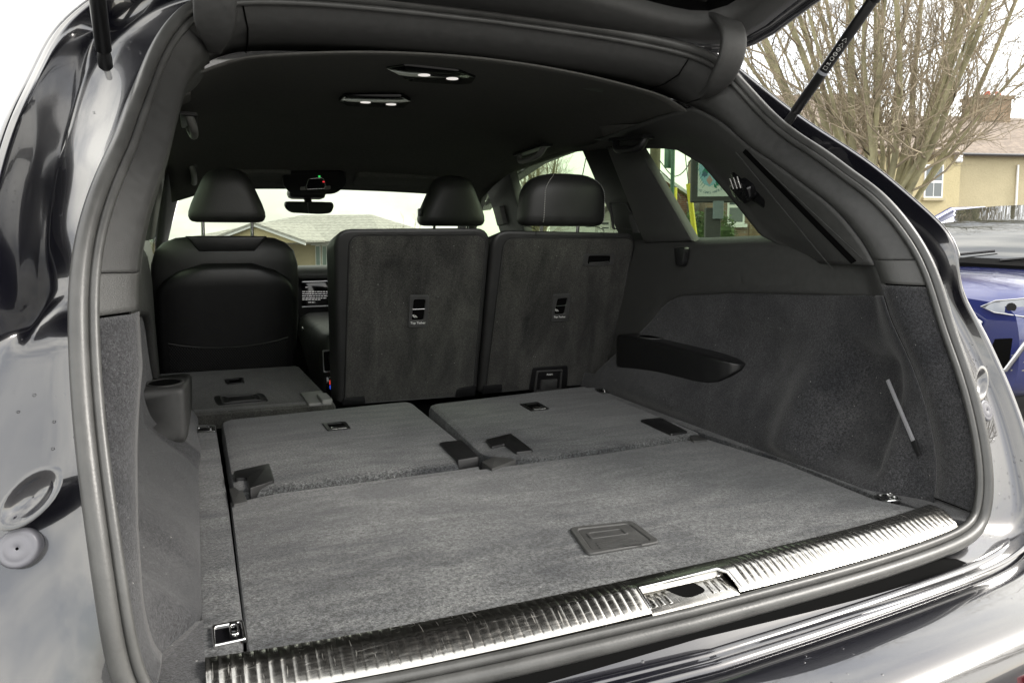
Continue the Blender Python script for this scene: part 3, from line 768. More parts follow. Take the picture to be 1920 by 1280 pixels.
# --- side ledges with cup holders
for s in (1, -1):
    secs = []
    LR = ((.545, .966, .956, .652, .70), (.548, .968, .949, .640, .70), (.562, .972, .936, .628, .70), (.59, .976, .916, .618, .70), (.625, .979, .904, .611, .70), (.67, .982, .897, .607, .70), (.76, .985, .888, .603, .70), (.90, .986, .879, .600, .70), (1.03, .985, .872, .600, .70), (1.05, .982, .874, .603, .70), (1.058, .974, .882, .610, .70))
    LL = ((.742, .964, .872, .622, .70), (.744, .972, .864, .614, .70), (.752, .976, .858, .610, .70), (.80, .975, .852, .607, .70), (.95, .955, .850, .604, .70), (1.20, .925, .845, .600, .70))
    for y, zt, zb, xi, xw in (LR if s > 0 else LL):
        c = Vector(((xi + xw) / 2 * s, y, (zt + zb) / 2))
        secs.append((c, Vector(((xw - xi) / 2, 0, 0)), Vector((0, 0, (zt - zb) / 2)), 9.0))
    lg = cushion('cup_holder_ledge', secs, 'plastic_dark' if s > 0 else 'plastic', suv, 64)
    c = Vector((.645, .93, .9862)) if s > 0 else Vector((-.650, .81, .9745))
    rows = []
    for r_, dz in ((.041, .0), (.041, .0025), (.036, .003), (.034, -.002)):
        rows.append([c + Vector((math.cos(a) * r_ * .9, math.sin(a) * r_ * 1.15, dz)) for a in np.linspace(0, 2 * math.pi, 28, endpoint=False)])
    gridobj('cup_rim', rows, 'plastic', lg, closed=True)
    slab('cup_well_shade', [c + Vector((math.cos(a) * .034 * .9, math.sin(a) * .034 * 1.15, 0)) for a in np.linspace(0, 2 * math.pi, 28, endpoint=False)], (0, 0, 1), -.004, .0014, 'void', lg)  # flat dark disc; the well's shade is put into its colour
# --- ribbed metal sill plate with the latch opening
XA, XB = -.048, .098                                  # latch recess
xs = []
pitch = .0128; x = -.588
edges = []
while x < .592:
    if not (XA - .012 < x < XB + .006):
        edges.append(x)
    x += pitch
cols = []                                             # (x, lift)
for x in edges:
    cols += [(x, 0), (x + .0016, 0), (x + .0030, 1), (x + pitch - .0016, 1), (x + pitch - .0002, 0)]
cols += [(XA - .0125, 0), (XA, 0), (XB, 0), (XB + .004, 0)]
cols = sorted(set((round(a, 5), b) for a, b in cols))
def so(x): return -.100 + .034 * (abs(x) / .6) ** 3    # outer edge
rows = []
for v, z, rib in ((0, .7985, 0), (.02, .803, 0), (.07, .8065, 0), (.12, .8070, 1), (.30, .8075, 1), (.49, .8070, 1), (.54, .8055, .4), (.60, .8035, 1), (.90, .7935, 1), (.94, .7915, 0), (.99, .7885, 0), (1.0, .784, 0)):
    rows.append([Vector((a, sy(a) + (so(a) - sy(a)) * v, z + .0007 * b * rib)) for a, b in cols])
def inlatch(i, j): return i >= 5 and XA - 1e-6 <= cols[j][0] and cols[j + 1][0] <= XB + 1e-6
sp = sharp(gridobj('sill_plate', rows, 'sill', suv, skip=inlatch), 28)
# recess: sunken plain tray with a keeper slot
tc_ = [XA + .001 + (XB - XA - .002) * k / 11 for k in range(12)]
rows = []
for v, z in ((.44, .8062), (.455, .7985), (.49, .7970), (.75, .7920), (.95, .7880), (1.0, .7850)):
    rows.append([Vector((a, sy(a) + (so(a) - sy(a)) * v, z)) for a in tc_])
gridobj('latch_tray', rows, 'sill', sp)
def trz(v): return lin((.49, .75, .95), (.7970, .7920, .7880), v)
for k in list(range(0, 3)) + list(range(8, 11)):
    a = XA + .010 + k * .012
    slab('tray_rib', [Vector((a + dx, sy(a) + (so(a) - sy(a)) * v, trz(v))) for dx, v in ((0, .54), (.006, .54), (.006, .86), (0, .86))], (0, 0, 1), -.002, .0008, 'sill', sp, .0003)
kx = .022
kp = [Vector((kx + dx, sy(kx) + (so(kx) - sy(kx)) * v, trz(v))) for dx, v in ((-.026, .50), (.022, .50), (.032, .76), (-.006, .84))]
slab('latch_slot_shade', roundpoly(kp, [.003, .003, .014, .014]), (0, 0, 1), -.003, .0008, 'void', sp)  # dark plate laid on the tray, coloured like the shaded hole
rim = [Vector((XA, sy(XA) + (so(XA) - sy(XA)) * .92, .7925)), Vector((XA, sy(XA) + (so(XA) - sy(XA)) * .50, .8075)), Vector((XB - .012, sy(XB) + (so(XB) - sy(XB)) * .46, .8085)), Vector((XB, sy(XB) + (so(XB) - sy(XB)) * .60, .8055)), Vector((XB + .004, sy(XB) + (so(XB) - sy(XB)) * .95, .7925))]
tube('latch_rim', rim, .0026, 'chrome', sp, 8)
# --- dark sheet coloured as the gap's shade below the seal, painted rear edge, then the bumper
xr = [x for x in np.linspace(-.62, .62, 45)]
def sbot(x): return lin([p.x for p in Sr[:24]], [p.y for p in Sr[:24]], abs(x))
rows = []
for dy, z in ((.012, .770), (.004, .772), (-.004, .770), (-.008, .764), (-.012, .756), (-.016, .748)):
    rows.append([Vector((x, sbot(x) - .010 + dy, z - .030 * sstep(.44, .62, abs(x)))) for x in xr])
gridobj('sill_gap_shade', rows, 'void', suv, .002)
BC = [(0, -.178), (.20, -.170), (.40, -.158), (.58, -.142), (.70, -.112), (.80, -.060), (.88, .02), (.935, .12), (.96, .26)]
bl = crom([(a, b, 0) for a, b in BC], 40)
bl = [flip(p, -1) for p in bl[1:]][::-1] + bl
def brow(o, z, zs=0.0):
    out = []
    for i, p in enumerate(bl):
        T = (bl[min(i + 1, len(bl) - 1)] - bl[max(i - 1, 0)]).normalized(); n = Vector((T.y, -T.x, 0))
        out.append(Vector((p.x + n.x * o, p.y + n.y * o, z + zs * abs(p.x) ** 2)))
    return out
gridobj('bumper_lip', [brow(-.040, .728), brow(-.034, .748), brow(-.029, .7515), brow(-.024, .7485), brow(-.020, .744), brow(-.012, .7455), brow(-.006, .7435), brow(-.002, .733)], 'paint', suv, .002)
gridobj('rear_bumper', [brow(.000, .728), brow(.002, .7385), brow(.008, .742), brow(.03, .7405), brow(.075, .734), brow(.100, .7245), brow(.113, .713), brow(.122, .695), brow(.128, .66), brow(.132, .60), brow(.130, .52), brow(.10, .42), brow(.06, .32)], 'paint', suv, .003)
for s in (1, -1):                                      # bumper lamps at the corners
    pts = [flip(p, s) for p in ((.425, 0, .684), (.80, 0, .684), (.80, 0, .612), (.40, 0, .585))]
    def onb(p, o):
        q = min(bl, key=lambda b: abs(b.x - p.x)); i = bl.index(q); T = (bl[min(i + 1, len(bl) - 1)] - bl[max(i - 1, 0)]).normalized(); n = Vector((T.y, -T.x, 0))
        return Vector((q.x + n.x * o, q.y + n.y * o, p.z))
    rows = []
    for v in np.linspace(0, 1, 5):
        rows.append([onb(pts[0].lerp(pts[1], u).lerp(pts[3].lerp(pts[2], u), v), .131 + .006 * math.sin(math.pi * v)) for u in np.linspace(0, 1, 12)])
    M.setdefault('red_lens', simple('red_lens', (0.55, 0.01, 0.015), 0.12, coat=1.0))
    tl = gridobj('bumper_lamp', rows, 'red_lens', suv, .012)
    for k in range(4):
        tube('lens_rib', [rows[0][i].lerp(rows[-1][i], .2 + .2 * k) + Vector((0, -.004, 0)) for i in range(12)], .0016, 'red_lens', tl, 5)
# --- bump stops on the painted channel
for s in (1, -1):
    c = Vector((.762 * s, .008, .958)); ax = Vector((.15 * s, -1, .32)).normalized()
    u = ax.orthogonal().normalized(); w_ = ax.cross(u)
    M.setdefault('stop_rubber', simple('pale_stop_rubber', (0.13, 0.13, 0.145), 0.35, 0, 200, .05))
    prof = [(.020, -.014), (.020, .002), (.0175, .0045), (.015, .0035), (.012, .0045), (.005, .0055), (.0015, .0035)]
    rws = [[c + ax * h + (u * math.cos(a) + w_ * math.sin(a)) * r_ for a in np.linspace(0, 2 * math.pi, 26, endpoint=False)] for r_, h in prof]
    gridobj('bump_stop', rws, 'stop_rubber', suv, closed=True)
    c2 = c + Vector((.012 * -s, .002, .052))                          # pressed dish above it
    prof = [(.034, -.002, .0005), (.030, .0, .0012), (.026, 0, .0006), (.021, 0, -.005), (.010, 0, -.009), (.001, 0, -.010)]
    gridobj('pressed_dish', [[c2 + ax * h + (u * math.cos(a) * 1.15 + w_ * math.sin(a) * .62) * r_ for a in np.linspace(0, 2 * math.pi, 26, endpoint=False)] for r_, _, h in prof], 'paint', suv, closed=True)
# --- tailgate, held open above the aperture
tgr = []                                               # outline on its own sloping plane: (x, distance from hinge)
TO, TDIR = Vector((0, .626, 1.725)), Vector((0, -1, .40)).normalized()
TUP = Vector((1, 0, 0)).cross(TDIR); TUP = TUP if TUP.z > 0 else -TUP
def tg(x, d, h=0.0): return TO + Vector((x, 0, 0)) + TDIR * d + TUP * h
half = [(0, -.016), (.35, -.014), (.56, -.006), (.65, .010), (.695, .045), (.722, .10), (.738, .20), (.775, .33), (.83, .48), (.88, .66), (.90, .85), (.86, 1.0), (.70, 1.08), (0, 1.10)]
hc = crom([(a, b, 0) for a, b in half], 48)
def trow(k, off, h):
    """outline pulled in by off, lifted by h"""
    c = Vector((0, .5, 0)); out = []
    for p in hc:
        q = c + (p - c) * (1 - off / max(.2, (p - c).length)); out.append(tg(q.x, q.y, h))
    return out + [flip(p, -1) for p in out[1:-1]][::-1]
rows = [trow(0, -.012, .075), trow(0, -.016, .05), trow(0, -.010, .022), trow(0, .004, .006), trow(0, .018, .002), trow(0, .024, .012), trow(0, .030, .014), trow(0, .055, .014), trow(0, .060, .006), trow(0, .085, .004)]
tgf = gridobj('tailgate', rows, 'paint', suv, closed=True)
rows = [trow(0, .078, .010), trow(0, .080, -.004), trow(0, .088, -.012), trow(0, .12, -.018), trow(0, .17, -.016), trow(0, .19, -.006), trow(0, .192, .02)]
gridobj('tailgate_trim', rows, 'plastic', tgf, closed=True)
gl = trow(0, .18, .020); slab('tailgate_glass', gl, TUP, 0, .004, 'glass_dark', tgf)
slab('tailgate_skin', trow(0, -.010, .075), TUP, 0, .006, 'paint', tgf)
for xx in (.60, -.60, .42):
    p = tg(xx, .055, .0135)
    tube('trim_screw', [p, p - TUP * .004], .006, 'chrome', tgf, 8)
# --- gas struts
for s in (1, -1):
    a, b = Vector((.702 * s, .462, 1.553)), Vector((.700 * s, .030, 1.962)); d = (b - a).normalized()
    st = tube('tailgate_strut', [a + d * .022, a + d * .024, a + d * .30, a + d * .302, a + d * .304, b], [.0085, .0115, .0115, .0110, .0135, .0135], 'plastic_dark', suv, 20)
    tube('strut_socket', [a - d * .012, a - d * .006, a + d * .010, a + d * .024], [.006, .0105, .0105, .0085], 'plastic_dark', st, 14)
    tube('strut_stud', [a + Vector((0, .055, -.012)), a], .005, 'chrome', st, 8)
    M.setdefault('strut_band', simple('grey_strut_band', (0.28, 0.29, 0.32), 0.5))
    q = a + d * .128
    tube('strut_band', [q, q + d * .007], .01175, 'strut_band', st, 20)
    vdir = (CAM - q); vdir = (vdir - d * vdir.dot(d)).normalized(); sd = d.cross(vdir)
    def on(t, u): 
        ang = u / .0116; return a + d * t + (vdir * math.cos(ang) + sd * math.sin(ang)) * .0119
    def ico(P): tube('warning_symbol', [on(t, u) for t, u in P], .00045, 'white_print', st, 4)
    t0 = .142
    for kind in 'sqoct^^':
        if kind == 's': ico([(t0, -.004), (t0 + .007, -.004), (t0 + .007, .004), (t0, .004), (t0, -.004)])
        elif kind == 'q': ico([(t0, -.003), (t0 + .004, -.003), (t0 + .003, .001), (t0 + .007, .003), (t0, .003), (t0 + .003, 0), (t0, -.003)])
        elif kind == '^': ico([(t0, -.0045), (t0 + .008, 0), (t0, .0045), (t0, -.0045)])
        else: ico([(t0 + .004 + .004 * math.cos(w), .004 * math.sin(w)) for w in np.linspace(0, 6.283, 11)])
        if kind in 'ct': ico([(t0 + .001, -.003), (t0 + .007, .003)])
        t0 += .0115
# --- hinge arms and their slots
for s in (1, -1):
    path = [Vector((.538 * s, y, z + .018)) for y, z in ((.575, 1.598), (.545, 1.603), (.510, 1.622), (.480, 1.655), (.468, 1.690), (.472, 1.722), (.495, 1.752), (.530, 1.772), (.56, 1.78))]
    pc_ = crom(path, 26); rows = []
    for i, p in enumerate(pc_):
        T = (pc_[min(i + 1, 25)] - pc_[max(i - 1, 0)]).normalized(); n = Vector((1, 0, 0)).cross(T).normalized()
        u = i / 25; w = .012 + .022 * sstep(0, .30, u) + .003 * sstep(.5, 1, u); th = .008
        rows.append([p + Vector((w * math.copysign(abs(math.cos(a)) ** .35, math.cos(a)), 0, 0)) + n * th * math.copysign(abs(math.sin(a)) ** .6, math.sin(a)) for a in np.linspace(0, 2 * math.pi, 24, endpoint=False)])
    gridobj('hinge_arm', rows, 'plastic', suv, closed=True)
    L = [Vector((x * s, y, z)) for x, y, z in ((.478, .590, 1.672), (.572, .575, 1.632), (.572, .60, 1.585), (.50, .625, 1.60))]
    n_ = (L[1] - L[0]).cross(L[3] - L[0]).normalized(); n_ = n_ if n_.y < 0 else -n_
# --- details on the right rear pillar: groove panel and belt-tongue holder
_pa, _pb, _pc = [Vector((pillar_x(u, z)[0], pillar_x(u, z)[1], z)) for u, z in ((.35, 1.50), (.75, 1.40), (.5, 1.28))]
pp = Plane(_pa, (_pb - _pa).cross(_pc - _pa))
def on_pillar(px, py, lift=0.0):
    x = .66
    for _ in range(8):
        q = PX(px, py, x); z = min(1.6, max(1.226, q.z)); y0 = pillar_x(0, z)[1]; y1 = pillar_x(1, z)[1]
        x = pillar_x(min(1, max(0, (q.y - y0) / (y1 - y0))), z)[0] - lift
    return PX(px, py, x)
ga = [on_pillar(1398 + (1606 - 1398) * t, 279 + (489 - 279) * t, .0065) for t in np.linspace(0, 1, 24)]
gb_ = [on_pillar(1392 + (1596 - 1392) * t, 286 + (495 - 286) * t, .0065) for t in np.linspace(0, 1, 24)]
gridobj('pillar_groove_shade', [ga, gb_], 'void', suv)  # raised dark strip whose colour stands for the groove's shade
tube('groove_edge', [on_pillar(1384 + (1618 - 1384) * t + 14 * (t < .06) , 268 + (486 - 268) * t, .005) for t in np.linspace(0.04, 1, 24)], .0014, 'plastic', suv, 5)
tube('groove_edge', [on_pillar(1380 + (1560 - 1380) * t, 286 + (503 - 286) * t, .005) for t in np.linspace(0.0, 1, 24)], .0014, 'plastic', suv, 5)
pp = Plane(on_pillar(1404, 352), (on_pillar(1384, 330) - on_pillar(1430, 372)).cross(on_pillar(1430, 340) - on_pillar(1384, 372)))
bh = pp.slab('belt_holder', [(1370, 322), (1392, 318), (1438, 374), (1436, 391), (1406, 372), (1384, 356)], -.01, .005, 'gloss_black', suv, .010, .003)
pp.slab('holder_body', [(1382, 340), (1400, 330), (1418, 344), (1424, 366), (1412, 376), (1390, 362)], .003, .026, 'gloss_black', bh, .008, .006)
for k in range(3):
    a = pp.pix(1386 + k * 7, 326 - k * 2) + pp.n * .026; b = pp.pix(1394 + k * 7, 345 - k * 1) + pp.n * .028
    tube('belt_tongue', [a, a.lerp(b, .7), b], .0026, 'chrome', bh, 8)
for k in range(5):
    a = pp.pix(1410 + k * 2.1, 346 + k * 5) + pp.n * .0265; tube('holder_rib', [a, a + Vector((0, -.012, .003))], .0014, 'plastic_dark', bh, 5)
# strap clip in the side pocket
a, b = PX(1664, 712, .648), PX(1712, 826, .628)
dd = (b - a).normalized(); sd_ = dd.cross(Vector((-1, 0, 0))).normalized()
M['strap'] = simple('grey_strap', (0.22, 0.22, 0.23), 0.35)
slab('pocket_strap', [a - sd_ * .0028, a + sd_ * .0028, b + sd_ * .0028, b - sd_ * .0028], (-1, -.3, 0), -.004, .004, 'strap', suv, .001)
slab('strap_tab', [b - sd_ * .006, b + sd_ * .006, b + dd * .03 + sd_ * .004, b + dd * .03 - sd_ * .004], (-1, -.3, 0), -.004, .003, 'plastic_dark', suv, .001)
# --- ceiling: lamps, grille, handles, console, visors
def cpl(x, y):
    e = .02; z = zhead(x, y); n = Vector((e, 0, zhead(x + e, y) - z)).cross(Vector((0, e, zhead(x, y + e) - z))); return Plane((x, y, z - .001), n)
for L, D, cxy in (([(722, 124), (760, 119), (862, 130), (893, 141), (884, 153), (856, 155), (768, 149)], [(795, 136), (848, 143)], (-.05, .80)), ([(634, 187), (646, 178), (754, 178), (771, 187), (758, 199), (652, 196)], [(685, 188), (733, 192)], (-.10, 1.17))):
    pl = cpl(*cxy)
    pl.o = pl.o + pl.n * (.003 if cxy[1] < 1 else .012)
    lp = pl.slab('roof_lamp', L, -.004, .006, 'gloss_black', suv, .010, .003)
    for q in D:
        c = pl.pix(*q) + pl.n * .006
        u = Vector((1, 0, 0)); v = pl.n.cross(u)
        rws = [[c + (u * math.cos(a) + v * math.sin(a)) * r_ + pl.n * h for a in np.linspace(0, 2 * math.pi, 20, endpoint=False)] for r_, h in ((.0150, -.002), (.0150, .0012), (.012, .0016), (.011, .0006), (.006, .0022), (.001, .0026))]
        gridobj('lamp_lens', rws, 'lens', lp, closed=True)
pl = cpl(.30, .68)
pl.slab('roof_grille', [(1058, 164), (1130, 163), (1178, 191), (1112, 192)], -.003, .003, 'plastic', suv, .006, .001)
def handle(px0, px1, s, z, mat, w=.011):
    """folding grab handle: bar with two feet"""
    a, b = Vector(px0), Vector(px1); d = (b - a); n = Vector((-.35 * s, 0, -1)).normalized()
    pts = [a, a + d * .06 + n * .022, a + d * .18 + n * .034, a + d * .5 + n * .037, a + d * .82 + n * .034, a + d * .94 + n * .022, b]
    h = tube('grab_handle', crom(pts, 18), w, mat, suv, 10)
    slab('handle_base', [a + d * u + Vector((0, 0, 0)) + Vector((dx * s, 0, 0)) for u, dx in ((-.08, -.02), (1.08, -.02), (1.08, .02), (-.08, .02))], n, -.004, .006, 'plastic_dark', h, .002)
    return h
handle((.575, 1.50, 1.606), (.575, 1.72, 1.598), 1, 0, 'plastic_grey')
handle((.600, .90, 1.563), (.600, 1.06, 1.575), 1, 0, 'plastic_dark')
handle((.560, 2.30, 1.545), (.560, 2.42, 1.515), 1, 0, 'plastic_grey', .011)
handle((-.585, 1.18, 1.590), (-.585, 1.40, 1.592), -1, 0, 'plastic_grey')
handle((-.585, 2.16, 1.555), (-.585, 2.34, 1.52), -1, 0, 'plastic_grey')
h = PX(932, 282, .56); box('coat_hook', h + Vector((0, 0, .012)), (.03, .05, .014), 'plastic_grey', suv, .004)
# visors
for x0, x1 in ((-.62, -.20), (.06, .56)):
    P_ = [Vector((x0, 2.36, 1.520)), Vector((x1, 2.36, 1.522)), Vector((x1, 2.26, 1.552)), Vector((x0, 2.26, 1.55))]
    n_ = (P_[1] - P_[0]).cross(P_[3] - P_[0]).normalized()
    slab('sun_visor', roundpoly(P_, .03), n_ if n_.z < 0 else -n_, -.012, .014, 'headliner', suv, .006)
# overhead console
oc = Plane((-.10, 2.30, 1.515), (0, -.75, -.66))
cn = oc.slab('overhead_console', [(528, 322), (645, 318), (652, 342), (630, 362), (548, 364), (530, 348)], -.04, .012, 'plastic_dark', suv, .03, .008)
K = [(578, 331), (606, 329), (612, 350), (570, 352)]
oc.ring('console_bezel', K, shrink(K, .90), .012, .015, 'chrome', cn, .012)
oc.slab('console_panel', shrink(K, .90), .011, .0135, 'gloss_black', cn, .010)
M['led_green'] = emis('green_indicator', (0.05, 0.9, 0.15), 0.25); M['led_red'] = emis('red_indicator', (0.9, 0.05, 0.06), 0.25)
oc.slab('green_indicator', [(596, 326), (600, 326), (600, 328), (596, 328)], .013, .0155, 'led_green', cn)
oc.slab('red_indicator', [(604, 336), (608, 336), (608, 338), (604, 338)], .013, .0155, 'led_red', cn)
for L in ([(563, 347), (575, 346), (575, 352), (562, 353)], [(607, 346), (619, 345), (619, 351), (607, 352)]):
    oc.slab('map_lamp', L, .011, .0145, 'plastic_grey', cn, .004)
# interior mirror
mp_ = Plane((-.1, 2.42, 1.42), (.06, -1, -.1))
mi = mp_.slab('rear_view_mirror', [(534, 378), (624, 379), (627, 386), (622, 400), (600, 402), (545, 399), (535, 390)], -.025, 0, 'gloss_black', suv, .02, .006)
M['mirror'] = simple('mirror_glass', (0.8, 0.82, 0.8), 0.01, 1.0)
mp_.slab('mirror_glass', shrink([(534, 378), (624, 379), (627, 386), (622, 400), (600, 402), (545, 399), (535, 390)], .94), 0, .001, 'mirror', mi, .018)
tube('mirror_stalk', [mp_.pix(580, 382) + Vector((0, .02, 0)), mp_.pix(578, 365) + Vector((0, .06, .01))], .016, 'plastic_dark', mi, 12)
box('mirror_base', mp_.pix(578, 364) + Vector((0, .06, .006)), (.16, .09, .05), 'plastic_dark', mi, .02)
# windscreen
rows = []
for v in np.linspace(0, 1, 12):
    rows.append([Vector((x, 2.42 + (2.98 - 2.42) * v + .03 - .10 * (x / .75) ** 2 * (.6 + .4 * v), 1.545 + (1.105 - 1.545) * v)) for x in np.linspace(-.60 - .14 * v, .60 + .14 * v, 21)])
gridobj('windscreen', rows, 'glass_clear', suv)
# dashboard
M['dash_top'] = simple('grey_dash_top', (0.10, 0.10, 0.10), 0.55, 0, 900, .2, .1)
M['trim_silver'] = simple('silver_trim', (0.55, 0.55, 0.56), 0.3, 1.0)
prof = [(2.98, 1.09), (2.75, 1.142), (2.50, 1.150), (2.44, 1.146), (2.40, 1.128), (2.40, 1.105)]
rows = [[Vector((x, y - .04 * (1 - (x / .75) ** 2) * (y < 2.6), z)) for x in np.linspace(-.74, .74, 25)] for y, z in prof]
ds = gridobj('dashboard', rows, 'dash_top', suv, .004)
rows = [[Vector((x, y - .04 * (1 - (x / .75) ** 2), z)) for x in np.linspace(-.74, .74, 25)] for y, z in ((2.40, 1.106), (2.42, 1.10), (2.43, 1.06), (2.42, .95), (2.46, .80), (2.50, .55))]
gridobj('dash_fascia', rows, 'plastic_dark', ds, .004)
dp = Plane((-.1, 2.375, 1.05), (0, -1, .08))
for y_ in (511, 519, 527): dp.slab('vent_slat', [(566, y_), (626, y_ - 1), (626, y_ + 1.6), (566, y_ + 2.6)], 0, .006, 'plastic', ds)
dp.slab('vent_tab', [(604, 516), (626, 514), (626, 517), (604, 519)], .004, .010, 'trim_silver', ds)
sc2 = dp.slab('centre_screen', [(566, 530), (628, 528), (628, 574), (566, 577)], 0, .010, 'gloss_black', ds, .004, .002)
M['screen'] = emis('screen_text', (0.75, 0.72, 0.72), 0.10)
for i, (x0, x1, y_) in enumerate(((572, 578, 538), (566, 618, 546), (566, 613, 550), (566, 617, 554), (566, 611, 558), (566, 600, 561), (577, 590, 566))):
    a = x0
    while a < x1:
        b = min(x1, a + rnd.uniform(3, 7)); dp.slab('screen_line', [(a, y_), (b, y_ - .1), (b, y_ + 1.3), (a, y_ + 1.4)], .0102, .0106, 'screen', sc2); a = b + 1.2
dp.slab('trim_strip', [(566, 527.5), (628, 525.5), (628, 527.2), (566, 529.2)], 0, .012, 'trim_silver', ds)
dp.slab('trim_strip', [(566, 574), (628, 571.5), (628, 573.5), (566, 576)], .002, .013, 'trim_silver', ds)
for y_ in (522, 532, 542): dp.slab('side_vent_slat', [(262, y_), (292, y_), (292, y_ + 3), (262, y_ + 3)], 0, .008, 'plastic', ds)
dp.slab('trim_strip', [(262, 540), (292, 539), (292, 541), (262, 542)], .002, .012, 'trim_silver', ds)
dp.slab('side_panel_gloss', [(262, 545), (292, 544), (292, 562), (262, 564)], 0, .006, 'trim_silver', ds)
# centre console with rear vents and climate panel
cc = cushion('centre_console', [((-.075, 1.62, .5), (.13, 0, 0), (0, .02, 0), 6), ((-.075, 1.66, .70), (.13, 0, 0), (0, .05, 0), 6), ((-.075, 1.95, .88), (.13, 0, 0), (0, .36, 0), 6), ((-.075, 1.98, .945), (.12, 0, 0), (0, .36, 0), 5), ((-.075, 1.98, .962), (.10, 0, 0), (0, .33, 0), 4)], 'leather', suv, 36)
dp2 = Plane((-.1, 2.25, .95), (0, -.25, 1))
dp2.slab('selector_panel', [(566, 602), (628, 598), (628, 612), (566, 617)], 0, .01, 'plastic_grey', suv, 0, .002)
dp2.slab('selector_strip', [(566, 618), (628, 612), (628, 615), (566, 621)], 0, .014, 'trim_silver', suv, 0, .002)
cp = Plane((-.1, 1.60, .8), (0, -1, .15))
K = [(604, 656), (626, 654), (626, 697), (606, 699)]
cp.ring('console_vent', K, shrink(K, .84), 0, .008, 'trim_silver', suv, .006); cp.slab('vent_inside', shrink(K, .86), -.01, .002, 'gloss_black', suv, .004)
K = [(611, 706), (632, 704), (632, 731), (613, 733)]
cv = cp.slab('climate_panel', K, -.01, .006, 'gloss_black', suv, .004, .001)
M['clim_red'] = emis('climate_red', (0.9, 0.05, 0.03), .2); M['clim_blue'] = emis('climate_blue', (0.05, 0.12, 0.9), .2)
cp.slab('climate_arc', [(617, 712), (625, 711), (626, 720), (617, 721)], .004, .0075, 'clim_red', cv, .004)
cp.slab('climate_arc', [(617, 722), (626, 721), (625, 729), (618, 730)], .004, .0075, 'clim_blue', cv, .004)
cp.slab('climate_lettering', [(618, 706), (624, 705.5), (624, 708), (618, 708.5)], .004, .0075, 'white_print', cv)
# seat belt on the right pillar and the belt guide
M['belt'] = simple('seat_belt', (0.045, 0.045, 0.045), 0.7, 0, 300, .3, .1)
rows = [[PX(1178 + 9 * w_ + 8 * v, 398 + 40 * v, .700) + Vector((0, .004 * math.sin(v * 5), 0)) for w_ in (0, .5, 1, 1.6)] for v in np.linspace(0, 1, 8)]
gridobj('seat_belt', rows, 'belt', suv, .002)
K = [(1143, 379), (1176, 380), (1198, 424), (1196, 431), (1150, 430)]
bq = Plane((.712, 1.1, 1.35), (-1, -.1, -.05)); bq.ring('belt_guide', K, shrink(K, .90), -.002, .006, 'plastic', suv, .010)
K = [(1268, 464), (1290, 462), (1286, 498), (1272, 500)]
Plane((.665, .85, 1.22), (-1, -.1, 0)).slab('belt_hook', K, -.005, .012, 'plastic_dark', suv, .012, .004)
# right door pillar belt adjuster
K = [(925, 388), (938, 386), (946, 420), (934, 424)]
Plane((.672, 2.2, 1.38), (-1, -.25, -.1)).slab('belt_adjuster', K, -.02, .006, 'plastic_grey', suv, .006, .004)
# front structure so that the cabin is closed: bonnet, bulkhead, floor
slab('bonnet', [Vector((-.75, 2.96, 1.085)), Vector((.75, 2.96, 1.085)), Vector((.80, 3.9, .98)), Vector((.5, 4.1, .92)), Vector((-.5, 4.1, .92)), Vector((-.80, 3.9, .98))], (0, .1, 1), -.03, 0, 'paint', suv, .01)
box('bulkhead', (0, 2.75, .75), (1.46, .04, .62), 'void', suv)
box('cabin_floor', (0, 2.0, .46), (1.48, 1.9, .05), 'felt', suv)
box('front_end', (0, 3.95, .65), (1.7, .4, .5), 'paint', suv, .05)
for s in (1, -1):
    for y in (.75, 3.35):
        c = Vector((.90 * s, y, .37))
        M.setdefault('tyre', simple('tyre_rubber', (0.02, 0.02, 0.02), 0.8, 0, 60, .3, .1))
        prof = [(.23, -.09), (.30, -.125), (.355, -.115), (.37, -.08), (.37, .08), (.355, .115), (.30, .125), (.23, .09)]
        wh = gridobj('wheel', [[c + Vector((h, math.cos(a) * r_, math.sin(a) * r_)) for a in np.linspace(0, 2 * math.pi, 40, endpoint=False)] for r_, h in prof], 'tyre', suv, closed=True)
        for k in range(10):
            a = k * math.pi / 5; e = Vector((0, math.cos(a), math.sin(a)))
            tube('rim_spoke', [c + Vector((.09 * s, 0, 0)), c + Vector((.08 * s, 0, 0)) + e * .23], [.022, .014], 'trim_silver', wh, 6)
adopt(suv)
